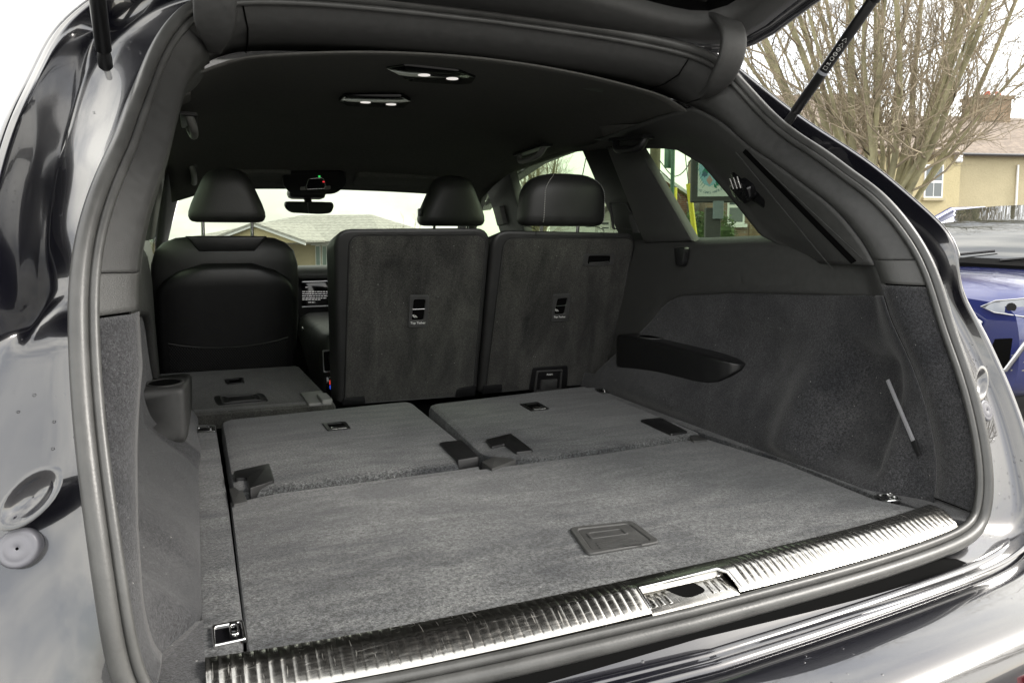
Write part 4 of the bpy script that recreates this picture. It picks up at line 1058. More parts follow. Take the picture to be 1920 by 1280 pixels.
# ================================================================== the place around the car
M['asphalt'] = simple('asphalt', (0.125, 0.122, 0.118), 0.9, 0, 60, .5, .25)
def drop(x, y): return -2.0 * sstep(8, 42, y) * (1 - sstep(18, 30, x))
rows = []
gx = list(np.linspace(-60, 60, 41)); gx = [-900, -300, -120] + gx + [120, 300, 900]
gy = [-900, -300, -100] + list(np.linspace(-40, 80, 41)) + [140, 300, 900]
rows = [[Vector((x, y, drop(x, y))) for x in gx] for y in gy]
g = gridobj('ground', rows, 'asphalt'); g['kind'] = 'structure'
HX = Vector((RX.x, RX.y, 0)).normalized(); HY = Vector((RZ.x, RZ.y, 0)).normalized()
class Fr:
    """upright local frame: u along the facade, d away from the viewer's side, z up"""
    def __init__(s, o, ang=0.0):
        s.o = Vector(o); c, q = math.cos(ang), math.sin(ang)
        s.u = HX * c + HY * q; s.d = HY * c - HX * q
    def p(s, u, d, z): return s.o + s.u * u + s.d * d + Vector((0, 0, z))
    def box(s, name, u0, u1, d0, d1, z0, z1, mat, parent, bevel=0.0):
        bm = bmesh.new(); vs = [bm.verts.new(s.p(u, d, z)) for z in (z0, z1) for d in (d0, d1) for u in (u0, u1)]
        for f in ((0, 1, 3, 2), (4, 6, 7, 5), (0, 4, 5, 1), (2, 3, 7, 6), (0, 2, 6, 4), (1, 5, 7, 3)): bm.faces.new([vs[i] for i in f])
        bmesh.ops.recalc_face_normals(bm, faces=bm.faces)
        if bevel: bmesh.ops.bevel(bm, geom=list(bm.edges), offset=bevel, segments=1, affect='EDGES')
        me = bpy.data.meshes.new(name); bm.to_mesh(me); bm.free(); return link(name, me, mat, parent, False)
    def poly(s, name, P, n, t, mat, parent): return slab(name, [s.p(*q) for q in P], n, -t, 0, mat, parent)
def ground_at(px, depth):
    p = PD(px, 445, depth); return Vector((p.x, p.y, drop(p.x, p.y)))
def render_wall(name, c, v=.12, scale=6):
    m, t, b = principled(name); k = coords(t); n1 = noise(t, k, 1.2, 5, .6); n2 = noise(t, k, 14, 4, .6)
    a = ramp(t, n1, tuple(x * (1 - v) for x in c), tuple(x * (1 + v * .6) for x in c), .3, .7)
    t.links.new(mixc(t, .4, a, ramp(t, n2, tuple(x * .8 for x in c), c, .3, .6)), b.inputs['Base Color']); b.inputs['Roughness'].default_value = .9
    bump(t, b, n2, .6, .02); return m
def bricks(name, c1, c2, mo, scale=1.0, rot=(0, 0, 0)):
    m, t, b = principled(name); k = t.nodes.new('ShaderNodeTexCoord'); q = t.nodes.new('ShaderNodeTexBrick')
    sep = t.nodes.new('ShaderNodeSeparateXYZ'); cmb = t.nodes.new('ShaderNodeCombineXYZ'); ad = t.nodes.new('ShaderNodeMath')
    t.links.new(k.outputs['Object'], sep.inputs[0]); t.links.new(sep.outputs['X'], ad.inputs[0]); t.links.new(sep.outputs['Y'], ad.inputs[1])
    t.links.new(ad.outputs[0], cmb.inputs[0]); t.links.new(sep.outputs['Z'], cmb.inputs[1]); t.links.new(cmb.outputs[0], q.inputs['Vector'])
    q.inputs['Color1'].default_value = (*c1, 1); q.inputs['Color2'].default_value = (*c2, 1); q.inputs['Mortar'].default_value = (*mo, 1)
    q.inputs['Scale'].default_value = 1.0; q.inputs['Brick Width'].default_value = .225 * scale; q.inputs['Row Height'].default_value = .075 * scale; q.inputs['Mortar Size'].default_value = .01 * scale
    n1 = noise(t, coords(t), 3, 5, .6)
    t.links.new(mixc(t, .5, q.outputs['Color'], ramp(t, n1, (.5,) * 3, (1.3,) * 3), 'MULTIPLY'), b.inputs['Base Color']); b.inputs['Roughness'].default_value = .9
    return m
def tiles(name, c, course=.15):
    m, t, b = principled(name); k = coords(t); w = N(t, 'ShaderNodeTexWave', Scale=1 / course / 6.283 * 6.283 / 2, Distortion=.6, Detail=2.0); w.bands_direction = 'Z'; w.wave_profile = 'SAW'
    t.links.new(k, w.inputs['Vector']); n1 = noise(t, k, 4, 6, .7)
    a = ramp(t, n1, tuple(x * .6 for x in c), tuple(x * 1.35 for x in c), .3, .7)
    t.links.new(mixc(t, .45, a, ramp(t, w.outputs['Fac'], (.35,) * 3, (1.1,) * 3, .0, .35), 'MULTIPLY'), b.inputs['Base Color']); b.inputs['Roughness'].default_value = .85
    bump(t, b, w.outputs['Fac'], .6, .03); return m
M['render_yellow'] = render_wall('yellow_render', (0.48, 0.415, 0.245))
M['render_cream'] = render_wall('cream_render', (0.44, 0.385, 0.25))
M['render_white'] = render_wall('white_render', (0.55, 0.55, 0.52))
M['brick_red'] = bricks('red_brick', (0.25, 0.10, 0.07), (0.19, 0.08, 0.06), (0.25, 0.22, 0.2))
M['brick_brown'] = bricks('brown_brick', (0.27, 0.17, 0.12), (0.21, 0.15, 0.11), (0.28, 0.25, 0.22))
M['brick_buff'] = bricks('buff_brick', (0.24, 0.165, 0.10), (0.19, 0.13, 0.08), (0.25, 0.21, 0.16))
M['tile_brown'] = tiles('brown_roof_tiles', (0.18, 0.145, 0.115), .16)
M['tile_red'] = tiles('red_roof_tiles', (0.42, 0.13, 0.08), .16)
M['tile_grey'] = tiles('grey_roof_tiles', (0.38, 0.37, 0.34), .3)
M['tile_moss'] = tiles('mossy_roof_tiles', (0.19, 0.17, 0.06), .2)
M['upvc'] = simple('white_frame', (0.75, 0.76, 0.76), .4)
M['pane'] = simple('window_pane', (0.10, 0.12, 0.13), .05, ior=1.6)
M['pipe'] = simple('dark_downpipe', (0.05, 0.05, 0.055), .5)
M['terracotta'] = simple('terracotta', (0.50, 0.10, 0.06), .8, 0, 30, .2, .2)
def window(fr, u0, u1, z0, z1, parent, d=0.0, bars=1, sill='upvc'):
    w = fr.box('window', u0, u1, d - .06, d + .05, z0, z1, 'upvc', parent, .01)
    n = 2
    for k in range(n):
        a, b = z0 + .07 + (z1 - z0 - .07) * k / n, z0 + (z1 - z0 - .0) * (k + 1) / n - .07
        for j in range(bars + 1):
            ua, ub = u0 + .07 + (u1 - u0 - .10) * j / (bars + 1), u0 + .03 + (u1 - u0 - .10) * (j + 1) / (bars + 1)
            fr.box('pane', ua, ub, d - .066, d - .02, a, b, 'pane', w)
    fr.box('sill', u0 - .08, u1 + .08, d - .16, d + .02, z0 - .12, z0 - .003, sill, w)
    return w
# --- the yellow house behind the tree
f = Fr(ground_at(1776, 33), math.radians(8))
h1 = empty('house', f.o, 'yellow rendered house with brown tiled roof and a brick chimney, behind the bare tree', 'house')
k_ = 33 / 1370
f.box('wall', 0, 12, 0, 8, 0, 5.1, 'render_cream', h1)
f.box('wing_wall', -4.2, -.003, -.6, 8, 0, 5.1, 'render_yellow', h1)
r1 = f.poly('roof', [(-.2, -.35, 4.97), (12.3, -.35, 4.97), (12.3, 4.0, 7.35), (-.2, 4.0, 7.35)], (f.d * -2.38 + Vector((0, 0, 4.35))), .12, 'tile_brown', h1)
f.poly('roof', [(-.2, 4.003, 7.35), (12.3, 4.003, 7.35), (12.3, 8.3, 4.97), (-.2, 8.3, 4.97)], (f.d * 2.38 + Vector((0, 0, 4.35))), .12, 'tile_brown', h1)
f.poly('roof', [(-4.5, -.95, 4.95), (-.22, -.95, 4.95), (-.22, 4.0, 6.65), (-3.2, 4.0, 6.65)], (f.d * -1.7 + Vector((0, 0, 4.9))), .12, 'tile_brown', h1)
tube('gutter', [f.p(-.25, -.42, 4.95), f.p(12.3, -.42, 4.95)], .06, 'pipe', h1, 8)
tube('downpipe', [f.p(.10, -.1, 4.9), f.p(.10, -.1, 0)], .045, 'pipe', h1, 8)
tube('downpipe', [f.p(3.3, -.08, 4.55), f.p(3.3, -.08, 0)], .05, 'upvc', h1, 8)
window(f, -1.75, -.85, 3.0, 4.45, h1, -.6, 1, 'render_cream')
window(f, -1.75, -.85, .8, 2.1, h1, -.6, 1, 'render_cream')
window(f, 4.6, 5.8, 2.9, 4.2, h1, 0, 1); window(f, 4.6, 5.8, .7, 2.0, h1, 0, 1)
f.box('alarm_box', -.35, -.02, -.78, -.60, 4.55, 4.85, 'upvc', h1, .04)
ch = f.box('chimney', 4.1, 5.9, 3.4, 4.5, 5.6, 8.15, 'brick_buff', h1)
f.box('chimney_cap', 4.0, 6.0, 3.3, 4.6, 8.153, 8.33, 'brick_buff', ch)
for u in (4.4, 5.0, 5.6): tube('chimney_pot', [f.p(u, 3.95, 8.33), f.p(u, 3.95, 8.62)], [.16, .13], 'terracotta', ch, 12)
adopt(h1)
# --- red-roofed house farther off, glimpsed through the branches
f = Fr(ground_at(1715, 46), math.radians(-20))
h2 = empty('house', f.o, 'distant house with a bright red tiled roof glimpsed through the tree branches', 'house')
f.box('wall', -2, 2.2, 0, 7, 0, 5.2, 'render_white', h2)
f.poly('roof', [(-2.2, -.3, 5.1), (2.4, -.3, 5.1), (2.4, 3.5, 8.0), (-2.2, 3.5, 8.0)], f.d * -2.9 + Vector((0, 0, 3.8)), .12, 'tile_red', h2)
f.poly('roof', [(-2.2, 3.503, 8.0), (2.4, 3.503, 8.0), (2.4, 7.3, 5.1), (-2.2, 7.3, 5.1)], f.d * 2.9 + Vector((0, 0, 3.8)), .12, 'tile_red', h2)
window(f, -.6, .6, 3.2, 4.5, h2); adopt(h2)

# --- bare trees
M['bark'] = simple('grey_green_bark', (0.28, 0.26, 0.155), .9, 0, 30, .6, .4)
M['twig'] = simple('twig_bark', (0.30, 0.25, 0.175), .9, 0, 20, .2, .25)
def bare_tree(base, label, limbs, hfork, seed, r0, spread, hmax, ntw, group=None, lean=None, tw=1.0, t0=.10):
    rg = random.Random(seed); base = Vector(base)
    root = empty('bare_tree', base, label, 'tree', group)
    fork = base + Vector((0, 0, hfork))
    tube('trunk', crom([base - Vector((0, 0, .1)), base.lerp(fork, .5) + Vector((rg.uniform(-.05, .05), rg.uniform(-.05, .05), 0)), fork + Vector((0, 0, .25))], 10), [r0 * 1.35, r0 * 1.15] + [r0] * 7 + [r0 * .8], 'bark', root, 14)
    V, F = [], []
    def seg(P, R, sd):
        n = len(P); st = len(V)
        for i in range(n):
            T = (P[min(i + 1, n - 1)] - P[max(i - 1, 0)]).normalized(); u = T.orthogonal().normalized(); w = T.cross(u)
            for k in range(sd):
                a = 2 * math.pi * k / sd; V.append(P[i] + (u * math.cos(a) + w * math.sin(a)) * R[i])
        for i in range(n - 1):
            for k in range(sd): F.append((st + i * sd + k, st + i * sd + (k + 1) % sd, st + (i + 1) * sd + (k + 1) % sd, st + (i + 1) * sd + k))
    def wob(d, a): return (d + Vector((rg.gauss(0, a), rg.gauss(0, a), rg.gauss(0, a)))).normalized()
    def grow(p, d, L, r, lev):
        n = 6 if lev < 3 else 4; P = [p]; dd = d
        for i in range(n):
            dd = wob(dd, .10 + .05 * lev); dd = (dd + Vector((0, 0, .10))).normalized(); P.append(P[-1] + dd * (L / n))
        R = [r * (1 - .65 * i / n) for i in range(n + 1)]
        seg(P, R, 5 if lev < 2 else 3)
        if lev >= 4: return
        kids = [0, 6, 5, 4, 3][lev] if lev else 6
        kids = max(2, int(round(kids * tw)))
        for c in range(kids):
            t = rg.uniform(.25, 1.0); i = min(n - 1, int(t * n)); q = P[i].lerp(P[i + 1], t * n - i)
            ax = (P[i + 1] - P[i]).normalized(); side = ax.orthogonal().normalized(); side.rotate(Matrix.Rotation(rg.uniform(0, 6.28), 3, ax))
            an = rg.uniform(.35, .95); nd = (ax * math.cos(an) + side * math.sin(an)).normalized()
            grow(q, nd, L * rg.uniform(.42, .68), max(.0045, R[i] * rg.uniform(.42, .6)), lev + 1)
    for k in range(limbs):
        a = 2 * math.pi * (k + rg.uniform(-.3, .3)) / limbs; tl = spread * rg.uniform(.35, 1.0)
        d = Vector((math.cos(a) * tl, math.sin(a) * tl, 1))
        if lean: d += Vector(lean)
        d.normalize(); L = (hmax - hfork) * rg.uniform(.8, 1.05)
        P = [base + Vector((math.cos(a) * r0 * .4, math.sin(a) * r0 * .4, hfork * rg.uniform(.75, 1.0)))]; dd = d
        n = 10
        for i in range(n):
            dd = wob(dd, .06); dd = (dd + Vector((0, 0, .07))).normalized(); P.append(P[-1] + dd * (L / n))
        rr = r0 * rg.uniform(.12, .31); R = [rr * (1 - .80 * i / n) for i in range(n + 1)]
        tube('limb', P, R, 'bark', root, 8)
        for c in range(ntw):
            t = rg.uniform(t0, 1.0); i = min(n - 1, int(t * n)); q = P[i].lerp(P[i + 1], t * n - i)
            ax = (P[i + 1] - P[i]).normalized(); side = ax.orthogonal().normalized(); side.rotate(Matrix.Rotation(rg.uniform(0, 6.28), 3, ax))
            an = rg.uniform(.4, 1.0); nd = (ax * math.cos(an) + side * math.sin(an)).normalized()
            grow(q, nd, min(L, 6.5) * rg.uniform(.16, .34), max(.008, R[i] * rg.uniform(.35, .55)), 2)
    me = bpy.data.meshes.new('twigs'); me.from_pydata([tuple(v) for v in V], [], F); me.update()
    tw_ = link('twigs', me, 'twig', root); tw_['kind'] = 'stuff'
    adopt(root); return root
b1 = ground_at(1642, 13.5)
bare_tree(b1, 'big bare many-stemmed tree with mossy limbs in front of the yellow house', 34, 1.3, 11, .25, .80, 10.5, 17, 'bare trees', t0=.13)
b2 = ground_at(1005, 24)
bare_tree(b2, 'bare tree seen through the rear side door window', 16, 1.5, 5, .26, .45, 5.2, 11, 'bare trees')

bare_tree(Vector((9.5, -4.5, 0)), 'bare tree to the right of the SUV, mirrored in its rear bumper', 12, 1.6, 31, .24, .6, 7.0, 9, 'bare trees')
# --- things seen through the quarter window: village sign, poles, brick houses, hedge
f = Fr(ground_at(1335, 16), math.radians(-6)); q = 16 / 1370
def zz(py, depth=16): return PD(1335, py, depth).z - f.o.z
sg = empty('village_sign', f.o, 'village sign with green crest on a white panel, on a dark post', 'sign')
M['sign_wood'] = simple('dark_sign_timber', (0.045, 0.045, 0.048), .7, 0, 40, .3, .2)
M['sign_white'] = simple('sign_panel_white', (0.55, 0.60, 0.60), .5)
M['sign_teal'] = simple('sign_teal', (0.01, 0.16, 0.11), .6); M['sign_navy'] = simple('sign_navy', (0.04, 0.10, 0.16), .6)
M['sign_blue'] = simple('sign_pale_blue', (0.22, 0.42, 0.52), .6); M['sign_pink'] = simple('sign_dusty_pink', (0.38, 0.26, 0.24), .6); M['box_grey'] = simple('grey_box', (0.16, 0.19, 0.22), .5)
W0, W1 = (1306 - 1335) * q, (1372 - 1335) * q
zt, zb = zz(268), zz(369)
f.box('post', -.16, .16, -.12, .12, 0, zz(390), 'sign_wood', sg, .01)
f.box('notice_box', -.02, .20, -.20, -.123, zz(411), zz(378), 'box_grey', sg, .01)
f.box('sign_frame', W0 - .14, W1 + .14, -.06, .10, zb - .13, zt + .14, 'sign_wood', sg, .02)
pn = f.box('sign_panel', W0 - .0, W1 + .0, -.085, -.055, zb, zt, 'sign_white', sg)
ctr = f.p((1327 - 1335) * q, -.0865, zz(330)); fn = -f.d
def flat(name, P, mat, lift=0.0): return slab(name, [ctr + f.u * x * q + Vector((0, 0, -y * q)) for x, y in P], fn, 0, .002 + lift, mat, pn)
shield = [(-17, -38), (17, -38), (20, -14), (18, 4), (10, 16), (0, 21), (-10, 16), (-18, 4), (-20, -14)]
flat('crest_shield', shield, 'sign_blue')
for cx_, cy_ in ((-8, -6), (8, -6), (0, 9), (-9, -24), (9, -24)):
    flat('crest_diamond', [(cx_, cy_ - 9), (cx_ + 6, cy_), (cx_, cy_ + 9), (cx_ - 6, cy_)], 'sign_pink' if (cx_, cy_) in ((0, 9), (-9, -24)) else 'sign_teal', .001)
for cx_, cy_ in ((0, -30), (-9, -2), (9, -2), (0, -17)):
    P = []
    for x, y in ((-1, 6), (-1, 3), (-4, 4), (-5.5, 1), (-4, -2), (-2, -4), (0, -7), (2, -4), (4, -2), (5.5, 1), (4, 4), (1, 3), (1, 6)): P.append((cx_ + x, cy_ + y))
    flat('crest_tree', P, 'sign_navy', .0025)
for s in (-1, 1):
    for k in range(9):
        a = -.55 + k * .24; px_, py_ = s * (21 + 2.5 * math.sin(k)) * math.cos(a * .8), -14 + 40 * math.sin(a * .75)
        flat('wreath_leaf', [(px_ - 3 * s, py_ - 5), (px_ + 2, py_ - 2), (px_ + 3 * s, py_ + 4), (px_ - 2, py_ + 2)], 'sign_teal', .0015)
word = 'FIVE OAKS HAMLET'
for k, chh in enumerate(word):
    if chh == ' ': continue
    a = (k - (len(word) - 1) / 2) / (len(word) - 1); x = 50 * a; y = 29 - 10 * a * a * 4 * .9 + 3
    up = Vector((0, 0, 1)) - f.u * (-a * .75); ux = f.u + Vector((0, 0, 1)) * (a * .75)
    text('sign_letter', chh, 6.2 * q, ctr + f.u * x * q + Vector((0, 0, -y * q)) + fn * .001, ux, up, 'sign_navy', pn, .001)
adopt(sg)
pos = ground_at(1226, 22); M['pole_wood'] = simple('creosoted_pole', (0.13, 0.115, 0.075), .85, 0, 40, .4, .3)
pw = empty('utility_pole', pos, 'thick wooden utility pole beside the rear window pillar', 'pole')
tube('pole', [pos, pos + Vector((0, 0, 8))], [.17, .14], 'pole_wood', pw, 14); box('pole_arm', pos + Vector((0, 0, 7.4)), (1.2, .1, .12), 'pole_wood', pw, .01, rz=YAW); adopt(pw)
pos2 = ground_at(1259, 19); M['pole_green'] = simple('green_painted_pole', (0.06, 0.14, 0.10), .6, 0, 30, .1, .2); M['guard_yellow'] = simple('yellow_guard', (0.62, 0.55, 0.04), .5)
gp = empty('lamp_post', pos2, 'slim green post with a yellow guard on its lower half', 'post')
tube('post', [pos2, pos2 + Vector((0, 0, 6.2))], [.06, .045], 'pole_green', gp, 10); tube('guard', [pos2 + Vector((0, 0, .1)), PD(1262, 352, 19)], [.11, .11], 'guard_yellow', gp, 10)
box('junction_box', PD(1255, 295, 19) + Vector((0, 0, .1)), (.2, .2, .75), 'pole_green', gp, .03); adopt(gp)
a, b = PD(1291, 345, 18), PD(1304, 452, 18)
gw = tube('stay_wire_guard', [b + (b - a) * 1.0, b, a], .065, 'guard_yellow', None, 10); gw['label'] = 'leaning bright yellow guard tube on a stay wire before the hedge'; gw['category'] = 'guard tube'
ws = tube('stay_wire', [a, PD(1283, 275, 18.5), PD(1268, 150, 20)], .012, 'pipe'); ws['label'] = 'thin stay wire rising from the leaning yellow guard tube'; ws['category'] = 'wire'
wz = [[(1236, 300), (1262, 330), (1285, 318), (1305, 275), (1330, 190)], [(1100, 290), (1092, 330), (1085, 370), (1078, 410)], [(1236, 318), (1258, 340), (1275, 372)]]
for L, lab in zip(wz, ('sagging cable looping beside the green post', 'thin straight wire crossing the rear side door window', 'short drooping cable low on the utility pole')):
    o = tube('cable', crom([PD(x, y, 20.5) for x, y in L], 24), .015, 'pipe', None, 6); o['label'] = lab; o['category'] = 'cable'
M['hedge'] = simple('hedge_leaves', (0.05, 0.09, 0.025), .8, 0, 30, .3, .4)
def hedge(px, depth, w, d, h, label):
    o = ground_at(px, depth); root = empty('hedge', o, label, 'hedge'); fr = Fr(o); rg = random.Random(px); V, F = [], []
    for i in range(5200):
        a = rg.random(); u = rg.uniform(-1, 1); v = rg.uniform(-1, 1); z = rg.random()
        if max(abs(u), abs(v), z) < .78: continue
        p = fr.p(u * w / 2 * (1 - .18 * z * z) , v * d / 2 * (1 - .2 * z), z * h * (1 - .12 * abs(u) ** 3)) + Vector([rg.gauss(0, .03) for _ in range(3)])
        e1 = Vector([rg.gauss(0, 1) for _ in range(3)]).normalized() * .055; e2 = e1.orthogonal().normalized() * .03
        k = len(V); V += [p - e1, p + e2, p + e1, p - e2]; F.append((k, k + 1, k + 2, k + 3))
    me = bpy.data.meshes.new('foliage'); me.from_pydata([tuple(v) for v in V], [], F); me.update(); lf = link('foliage', me, 'hedge', root, False); lf['kind'] = 'stuff'
    fr.box('branches', -w * .40, w * .40, -d * .38, d * .38, .0, h * .82, 'hedge', root, .1); adopt(root)
hedge(1318, 19, 1.75, 1.2, 2.15, 'clipped green hedge around the village sign post')
# brick cottage with moss on its gable roof
f = Fr(ground_at(1268, 27), math.radians(12)); kk = 27 / 1370
c1 = empty('house', f.o, 'red brick cottage with a mossy gable roof, behind the yellow guards', 'house')
zg = lambda py, f=f: PD(1268, py, 27).z - f.o.z
f.box('gable_wall', -.75, .40, .0, 7, 0, zg(372), 'brick_red', c1)
f.poly('gable', [(-.75, 0, zg(372)), (.40, 0, zg(372)), (.40, 0, zg(366)), (-.75, 0, zg(331))], -f.d, .3, 'brick_red', c1)
f.poly('roof', [(-.3, -.12, zg(346)), (.72, -.12, zg(372)), (.95, 7, zg(372)), (.95, 7, zg(345)), (-.1, 7, zg(345))][:3] + [(.85, 6.9, zg(345)), (-.25, 6.9, zg(345))], Vector((.3, -.4, 1)), .1, 'tile_moss', c1)
f.poly('bargeboard', [(-.75, -.16, zg(332)), (-.70, -.16, zg(326)), (.75, -.16, zg(372)), (.72, -.16, zg(377))], -f.d, .06, 'upvc', c1)
f.box('side_wall', .405, 2.6, 1.0, 7, 0, zg(378), 'render_white', c1)
adopt(c1)
f = Fr(ground_at(1385, 26), math.radians(-8)); zg = lambda py, f=f: PD(1385, py, 26).z - f.o.z
c2 = empty('house', f.o, 'brown brick house with a white sash window, behind the village sign', 'house')
f.box('wall', -1.15, 4.5, 0, 7, 0, 5.2, 'brick_brown', c2)
f.box('wall_quoin', .35, 1.0, -.05, .0, 0, 5.2, 'brick_buff', c2)
tube('downpipe', [f.p(.92, -.12, 0), f.p(.92, -.12, 5.1)], .05, 'pipe', c2, 8)
window(f, -.42, .18, zg(420), zg(352), c2, 0, 0)
f.poly('roof', [(-1.4, -.3, 5.2), (4.8, -.3, 5.2), (4.8, 3.5, 7.4), (-1.4, 3.5, 7.4)], f.d * -2.2 + Vector((0, 0, 3.8)), .1, 'tile_brown', c2); adopt(c2)
# pale house seen through the rear side door
f = Fr(ground_at(1148, 30), math.radians(15)); zg = lambda py, f=f: PD(1148, py, 30).z - f.o.z
c3 = empty('house', f.o, 'pale house with grey roof and wide windows, seen through the rear side door', 'house')
f.box('wall', -.75, 4, 0, 6, 0, zg(385), 'render_white', c3)
f.poly('roof', [(-1.1, -.4, zg(410)), (-.2, -.4, zg(378)), (4.4, -.4, zg(352)), (4.4, 3, zg(352)), (-.2, 3, zg(352))], Vector((-.2, -.8, 1)), .12, 'tile_grey', c3)
window(f, -.55, -.12, zg(432), zg(414), c3, 0, 0); window(f, .10, .75, zg(436), zg(402), c3, 0, 1); adopt(c3)

# --- seen through the windscreen: low building with hipped roof and shop front
f = Fr(ground_at(520, 45), math.radians(-14)); zg = lambda py, f=f: PD(520, py, 45).z - f.o.z; uu = lambda px: (px - 520) * 45 / 1370
bd = empty('shop_building', f.o, 'low shop building with grey hipped roof and cream gable, ahead of the windscreen', 'building')
f.box('wall', uu(300), uu(690), 2, 12, 0, zg(458), 'render_cream', bd)
sl_ = (zg(396) - zg(452)); n_ = f.d * -sl_ + Vector((0, 0, 7))
f.poly('roof', [(uu(262), 1, zg(452)), (uu(720), 1, zg(452)), (uu(600), 8, zg(396)), (uu(430), 8, zg(396))], n_, .2, 'tile_grey', bd)
f.poly('roof', [(uu(720), 1.02, zg(452)), (uu(720), 15, zg(452)), (uu(600), 8.01, zg(396))], f.u * sl_ + Vector((0, 0, 3.9)), .2, 'tile_grey', bd)
f.poly('roof', [(uu(262), 1.02, zg(452)), (uu(430), 8.01, zg(396)), (uu(262), 15, zg(452))], f.u * -sl_ + Vector((0, 0, 5.5)), .2, 'tile_grey', bd)
gb = f.poly('gable_front', [(uu(405), -1.0, zg(455)), (uu(588), -1.0, zg(455)), (uu(497), -1.0, zg(424))], -f.d, .3, 'render_yellow', bd)
f.poly('verge_board', [(uu(497), -1.3, zg(418)), (uu(600), -1.3, zg(452)), (uu(600), -1.3, zg(459)), (uu(497), -1.3, zg(425))], -f.d, .1, 'upvc', bd)
f.poly('verge_board', [(uu(497), -1.302, zg(418)), (uu(497), -1.302, zg(425)), (uu(394), -1.302, zg(459)), (uu(394), -1.302, zg(452))], -f.d, .1, 'upvc', bd)
f.poly('gable_roof', [(uu(497), -1.35, zg(417)), (uu(603), -1.35, zg(451)), (uu(603), 6, zg(451)), (uu(497), 6, zg(417))], f.u * .33 + Vector((0, 0, 1)), .12, 'tile_grey', bd)
f.poly('gable_roof', [(uu(497), -1.35, zg(417.2)), (uu(497), 6, zg(417.2)), (uu(391), 6, zg(451)), (uu(391), -1.35, zg(451))], f.u * -.33 + Vector((0, 0, 1)), .12, 'tile_grey', bd)
f.box('fascia', uu(560), uu(690), 1.7, 1.95, zg(460), zg(452), 'upvc', bd)
M['sign_red'] = simple('red_lettering', (0.7, 0.06, 0.05), .5); M['green_board'] = emis('green_price_board', (0.0, 0.75, 0.12), .35)
for k in range(5): f.box('red_letter', uu(522 + k * 2.6), uu(523.8 + k * 2.6), -1.34, -1.305, zg(450), zg(446.5 + .8 * (k % 2)), 'sign_red', bd)
M['shop_glass'] = simple('shop_glass', (0.20, 0.26, 0.23), .08)
for k in range(9):
    a = uu(566 + 14 * k); sh_ = f.box('shop_window', a, a + 14 * 45 / 1370 - .1, 1.9, 2.02, zg(520), zg(461), 'upvc', bd)
    f.box('pane', a + .06, a + 14 * 45 / 1370 - .16, 1.86, 1.95, zg(518), zg(462.5), 'shop_glass', sh_)
f.box('price_board', uu(612), uu(624), 1.2, 1.3, zg(488), zg(480), 'green_board', bd)
adopt(bd)
for x0, x1, lab in ((478, 520, 'left of two pale leaning masts behind the shop roof'), (487, 530, 'right of two pale leaning masts behind the shop roof')):
    pass
sp_ = ground_at(772, 40); bare = bare_tree(sp_, 'small leafless tree beyond the windscreen beside the driver headrest', 6, 1.5, 21, .12, .6, 4.4, 6, 'bare trees', tw=.6)

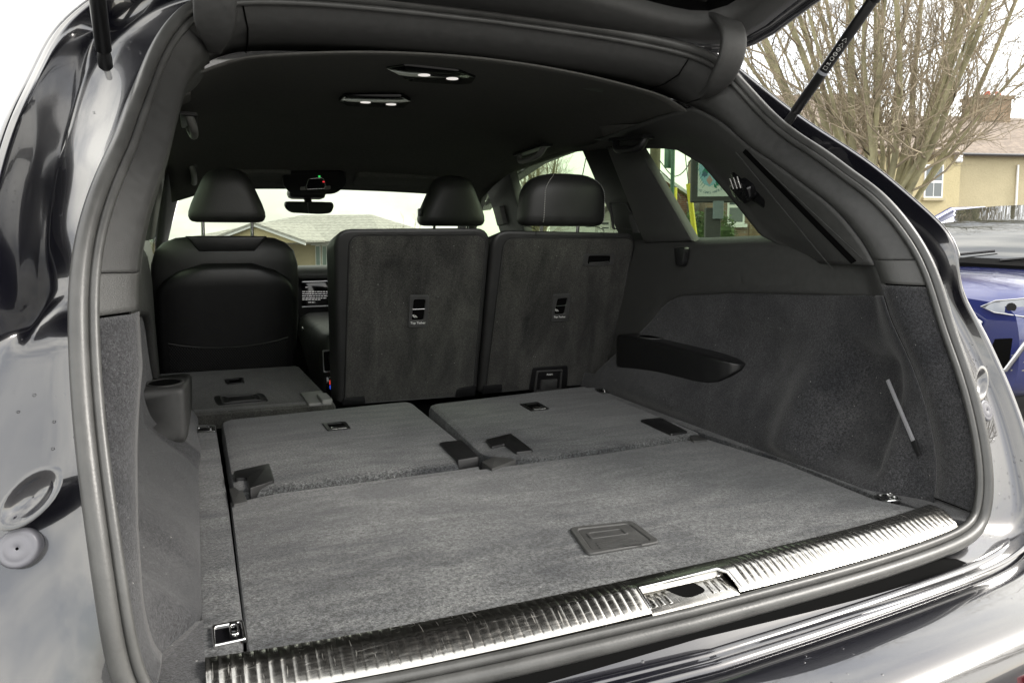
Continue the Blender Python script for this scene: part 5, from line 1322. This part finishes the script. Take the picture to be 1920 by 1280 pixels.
# ================================================================== other cars
def other_car(name, origin, nose, label, paint_mat, sizes=(4.45, 1.0)):
    """family car: lofted lower body, glasshouse, lamps, grille, wheels"""
    O = Vector(origin); nose = Vector(nose).normalized(); lf = Vector((0, 0, 1)).cross(nose); k = sizes[1]
    def W(l, w, z): return O - nose * l + lf * w + Vector((0, 0, z * k))
    root = empty(name, O - nose * 2.2, label, 'car')
    S = [(0.0, [(.50, .24), (.70, .30), (.74, .50), (.72, .70), (.66, .80), (.40, .84), (0, .86)]),
         (.10, [(.62, .22), (.82, .30), (.86, .50), (.85, .72), (.79, .85), (.45, .91), (0, .93)]),
         (.35, [(.70, .21), (.89, .30), (.915, .52), (.91, .76), (.84, .92), (.46, .965), (0, .98)]),
         (.80, [(.72, .20), (.90, .30), (.92, .52), (.92, .74), (.86, .91), (.48, .97), (0, .985)]),
         (1.30, [(.74, .20), (.91, .30), (.925, .54), (.925, .78), (.86, .97), (.52, 1.01), (0, 1.03)]),
         (2.4, [(.74, .20), (.91, .30), (.93, .54), (.925, .80), (.86, 1.0), (.5, 1.02), (0, 1.03)]),
         (3.6, [(.74, .20), (.91, .30), (.93, .54), (.925, .82), (.86, 1.02), (.5, 1.03), (0, 1.03)]),
         (4.2, [(.70, .24), (.86, .32), (.89, .55), (.88, .84), (.80, 1.0), (.45, 1.02), (0, 1.02)]),
         (4.42, [(.60, .30), (.76, .36), (.80, .55), (.78, .82), (.70, .93), (.4, .95), (0, .95)])]
    rows = []
    for l, P in S:
        h = crom([(w, z, 0) for w, z in P], 22); r_ = [W(l, p.x, p.y) for p in h] + [W(l, -p.x, p.y) for p in h[:-1]][::-1]; rows.append(r_)
    body = gridobj('body', rows, paint_mat, root)
    md = body.modifiers.new('sub', 'SUBSURF'); md.levels = 1; md.render_levels = 1
    meshobj('nose_panel', rows[0], [tuple(range(len(rows[0])))], paint_mat, root, False)
    G = [(1.18, .76, .985, .0), (1.75, .66, 1.30, .0), (2.15, .575, 1.455, .02), (2.9, .565, 1.485, .02), (3.6, .56, 1.44, .02), (4.05, .62, 1.22, 0), (4.25, .70, 1.0, 0)]
    rows = []
    for l, w, z, c in G:
        rows.append([W(l + .10 * (1 - math.cos(math.pi * u / 2)) * 0, w * u, z + c * (1 - u * u) * 1.0 + .012 * (1 - u * u)) for u in np.linspace(-1, 1, 15)])
    def strip(name, a, b, mat): return gridobj(name, rows[a:b + 1], mat, root, .006)
    strip('windscreen', 0, 2, 'car_glass'); strip('roof', 2, 4, paint_mat); strip('rear_window', 4, 6, 'car_glass')
    slab('cowl', [W(l, w, z) for l, w, z in ((1.02, -.70, .995), (.99, 0, 1.02), (1.02, .70, .995), (1.24, .77, 1.035), (1.20, 0, 1.055), (1.24, -.77, 1.035))], (0, 0, 1), -.03, .012, 'void', root)
    for w in (-.42, .22): tube('wiper', [W(1.10, w, 1.05), W(1.26, w + .28, 1.085), W(1.34, w + .52, 1.115)], .010, 'gloss_black', root, 6)
    for s in (-1, 1):
        side = [[W(l, s * w, z) for l, w, z, c in G], [W(l, s * (.80 if 0 < i < 6 else w + .02), 1.0) for i, (l, w, z, c) in enumerate(G)]]
        gridobj('side_window', side, 'car_glass', root, .006)
        pil = [W(l, s * (w + .004), z + .005) for l, w, z, c in G[:3]] + [W(l, s * (w + .004), z) for l, w, z, c in G[3:]]
        tube('window_pillar', pil, .028, paint_mat, root, 8)
        # headlamp
        hp = [W(l, s * w, z) for l, w, z in ((.015, .50, .795), (.02, .58, .835), (.12, .78, .865), (.22, .865, .86), (.18, .865, .765), (.07, .74, .745), (.01, .58, .765))]
        nn = (nose + lf * s * .45).normalized()
        hl_ = slab('headlamp', hp, nn, -.05, .045, 'lamp_clear', root, .004)
        tube('lamp_outline', [p + nn * .047 for p in hp], .0045, 'trim_silver', hl_, 6, closed=True)
        for l, w in ((.05, .66), (.10, .75)): tube('lamp_projector', [W(l, s * w, .80) + nn * .03, W(l, s * w, .80) + nn * .052], .028, 'gloss_black', hl_, 12)
        vp_ = [W(l, s * w, z) for l, w, z in ((.01, .52, .38), (.0, .60, .60), (.10, .83, .64), (.12, .85, .45), (.06, .72, .35))]
        vn = slab('bumper_vent', vp_, nn, -.05, .040, 'void', root, .004)
        tube('vent_trim', [W(.0, s * .56, .40) + nn * .045, W(.02, s * .66, .42) + nn * .045, W(.06, s * .75, .60) + nn * .050, W(.09, s * .83, .63) + nn * .05], .016, 'trim_silver', vn, 8)
        for z in (.42, .47, .51): tube('vent_bar', [W(.04, s * .68, z) + nn * .042, W(.10, s * .84, z + .01) + nn * .044], .006, 'plastic_grey', vn, 6)
        for l in (.85, 3.55):
            c = W(l, s * .82, .33)
            prof = [(.20, -.06), (.27, -.11), (.32, -.10), (.33, -.06), (.33, .06), (.32, .10), (.27, .11), (.20, .06)]
            gridobj('wheel', [[c + lf * h + (nose * math.cos(a) + Vector((0, 0, 1)) * math.sin(a)) * r_ for a in np.linspace(0, 2 * math.pi, 30, endpoint=False)] for r_, h in prof], 'tyre', root, closed=True)
        box('door_mirror', W(1.45, s * .98, 1.02), (.2, .2, .13), paint_mat, root, .05)
    gp_ = [W(-.01, w, z) for w, z in ((-.32, .82), (.32, .82), (.52, .70), (.40, .40), (-.40, .40), (-.52, .70))]
    gl_ = slab('grille', gp_, nose, -.04, .030, 'void', root, .004)
    tube('grille_surround', [p + nose * .034 for p in gp_], .020, 'upvc', gl_, 8, closed=True)
    for j in range(6): tube('grille_bar', [W(-.045, -.42 + .04 * abs(j - 3), .45 + .06 * j), W(-.045, .42 - .04 * abs(j - 3), .45 + .06 * j)], .006, 'gloss_black', gl_, 6)
    slab('number_plate', [W(-.05, w, z) for w, z in ((-.26, .40), (.26, .40), (.26, .51), (-.26, .51))], nose, -.01, .012, 'upvc', root, .002)
    adopt(root); return root
M['car_glass'] = simple('car_glass', (0.012, 0.016, 0.015), .02, ior=2.5)
M['lamp_clear'] = simple('lamp_glass', (0.20, 0.21, 0.23), .08, .6)
M['paint_blue'] = paint('blue_car_paint', (0.012, 0.02, 0.13), .3, .3)
M['paint_white'] = paint('white_car_paint', (0.55, 0.56, 0.58), 0, .3)
pcn = PD(1842, 585, 4.75); vdir = Vector((pcn.x - CAM.x, pcn.y - CAM.y, 0)).normalized(); lft = Vector((-vdir.y, vdir.x, 0))
an = math.radians(20); nose = -vdir * math.cos(an) + lft * math.sin(an); cl = Vector((0, 0, 1)).cross(nose)
og = pcn - cl * .52; og.z = 0
other_car('parked_car', og, nose, 'metallic blue car parked facing the SUV, silver grille surround and bumper vents', 'paint_blue', (4.45, 1.05))
pw_ = PD(330, 470, 13.0)
other_car('parked_car', Vector((pw_.x - .6, pw_.y, drop(pw_.x, pw_.y) - .05)), (.96, -.28, 0), 'white car parked ahead, seen through the windscreen beside the left front seat', 'paint_white', (4.45, 1.0))
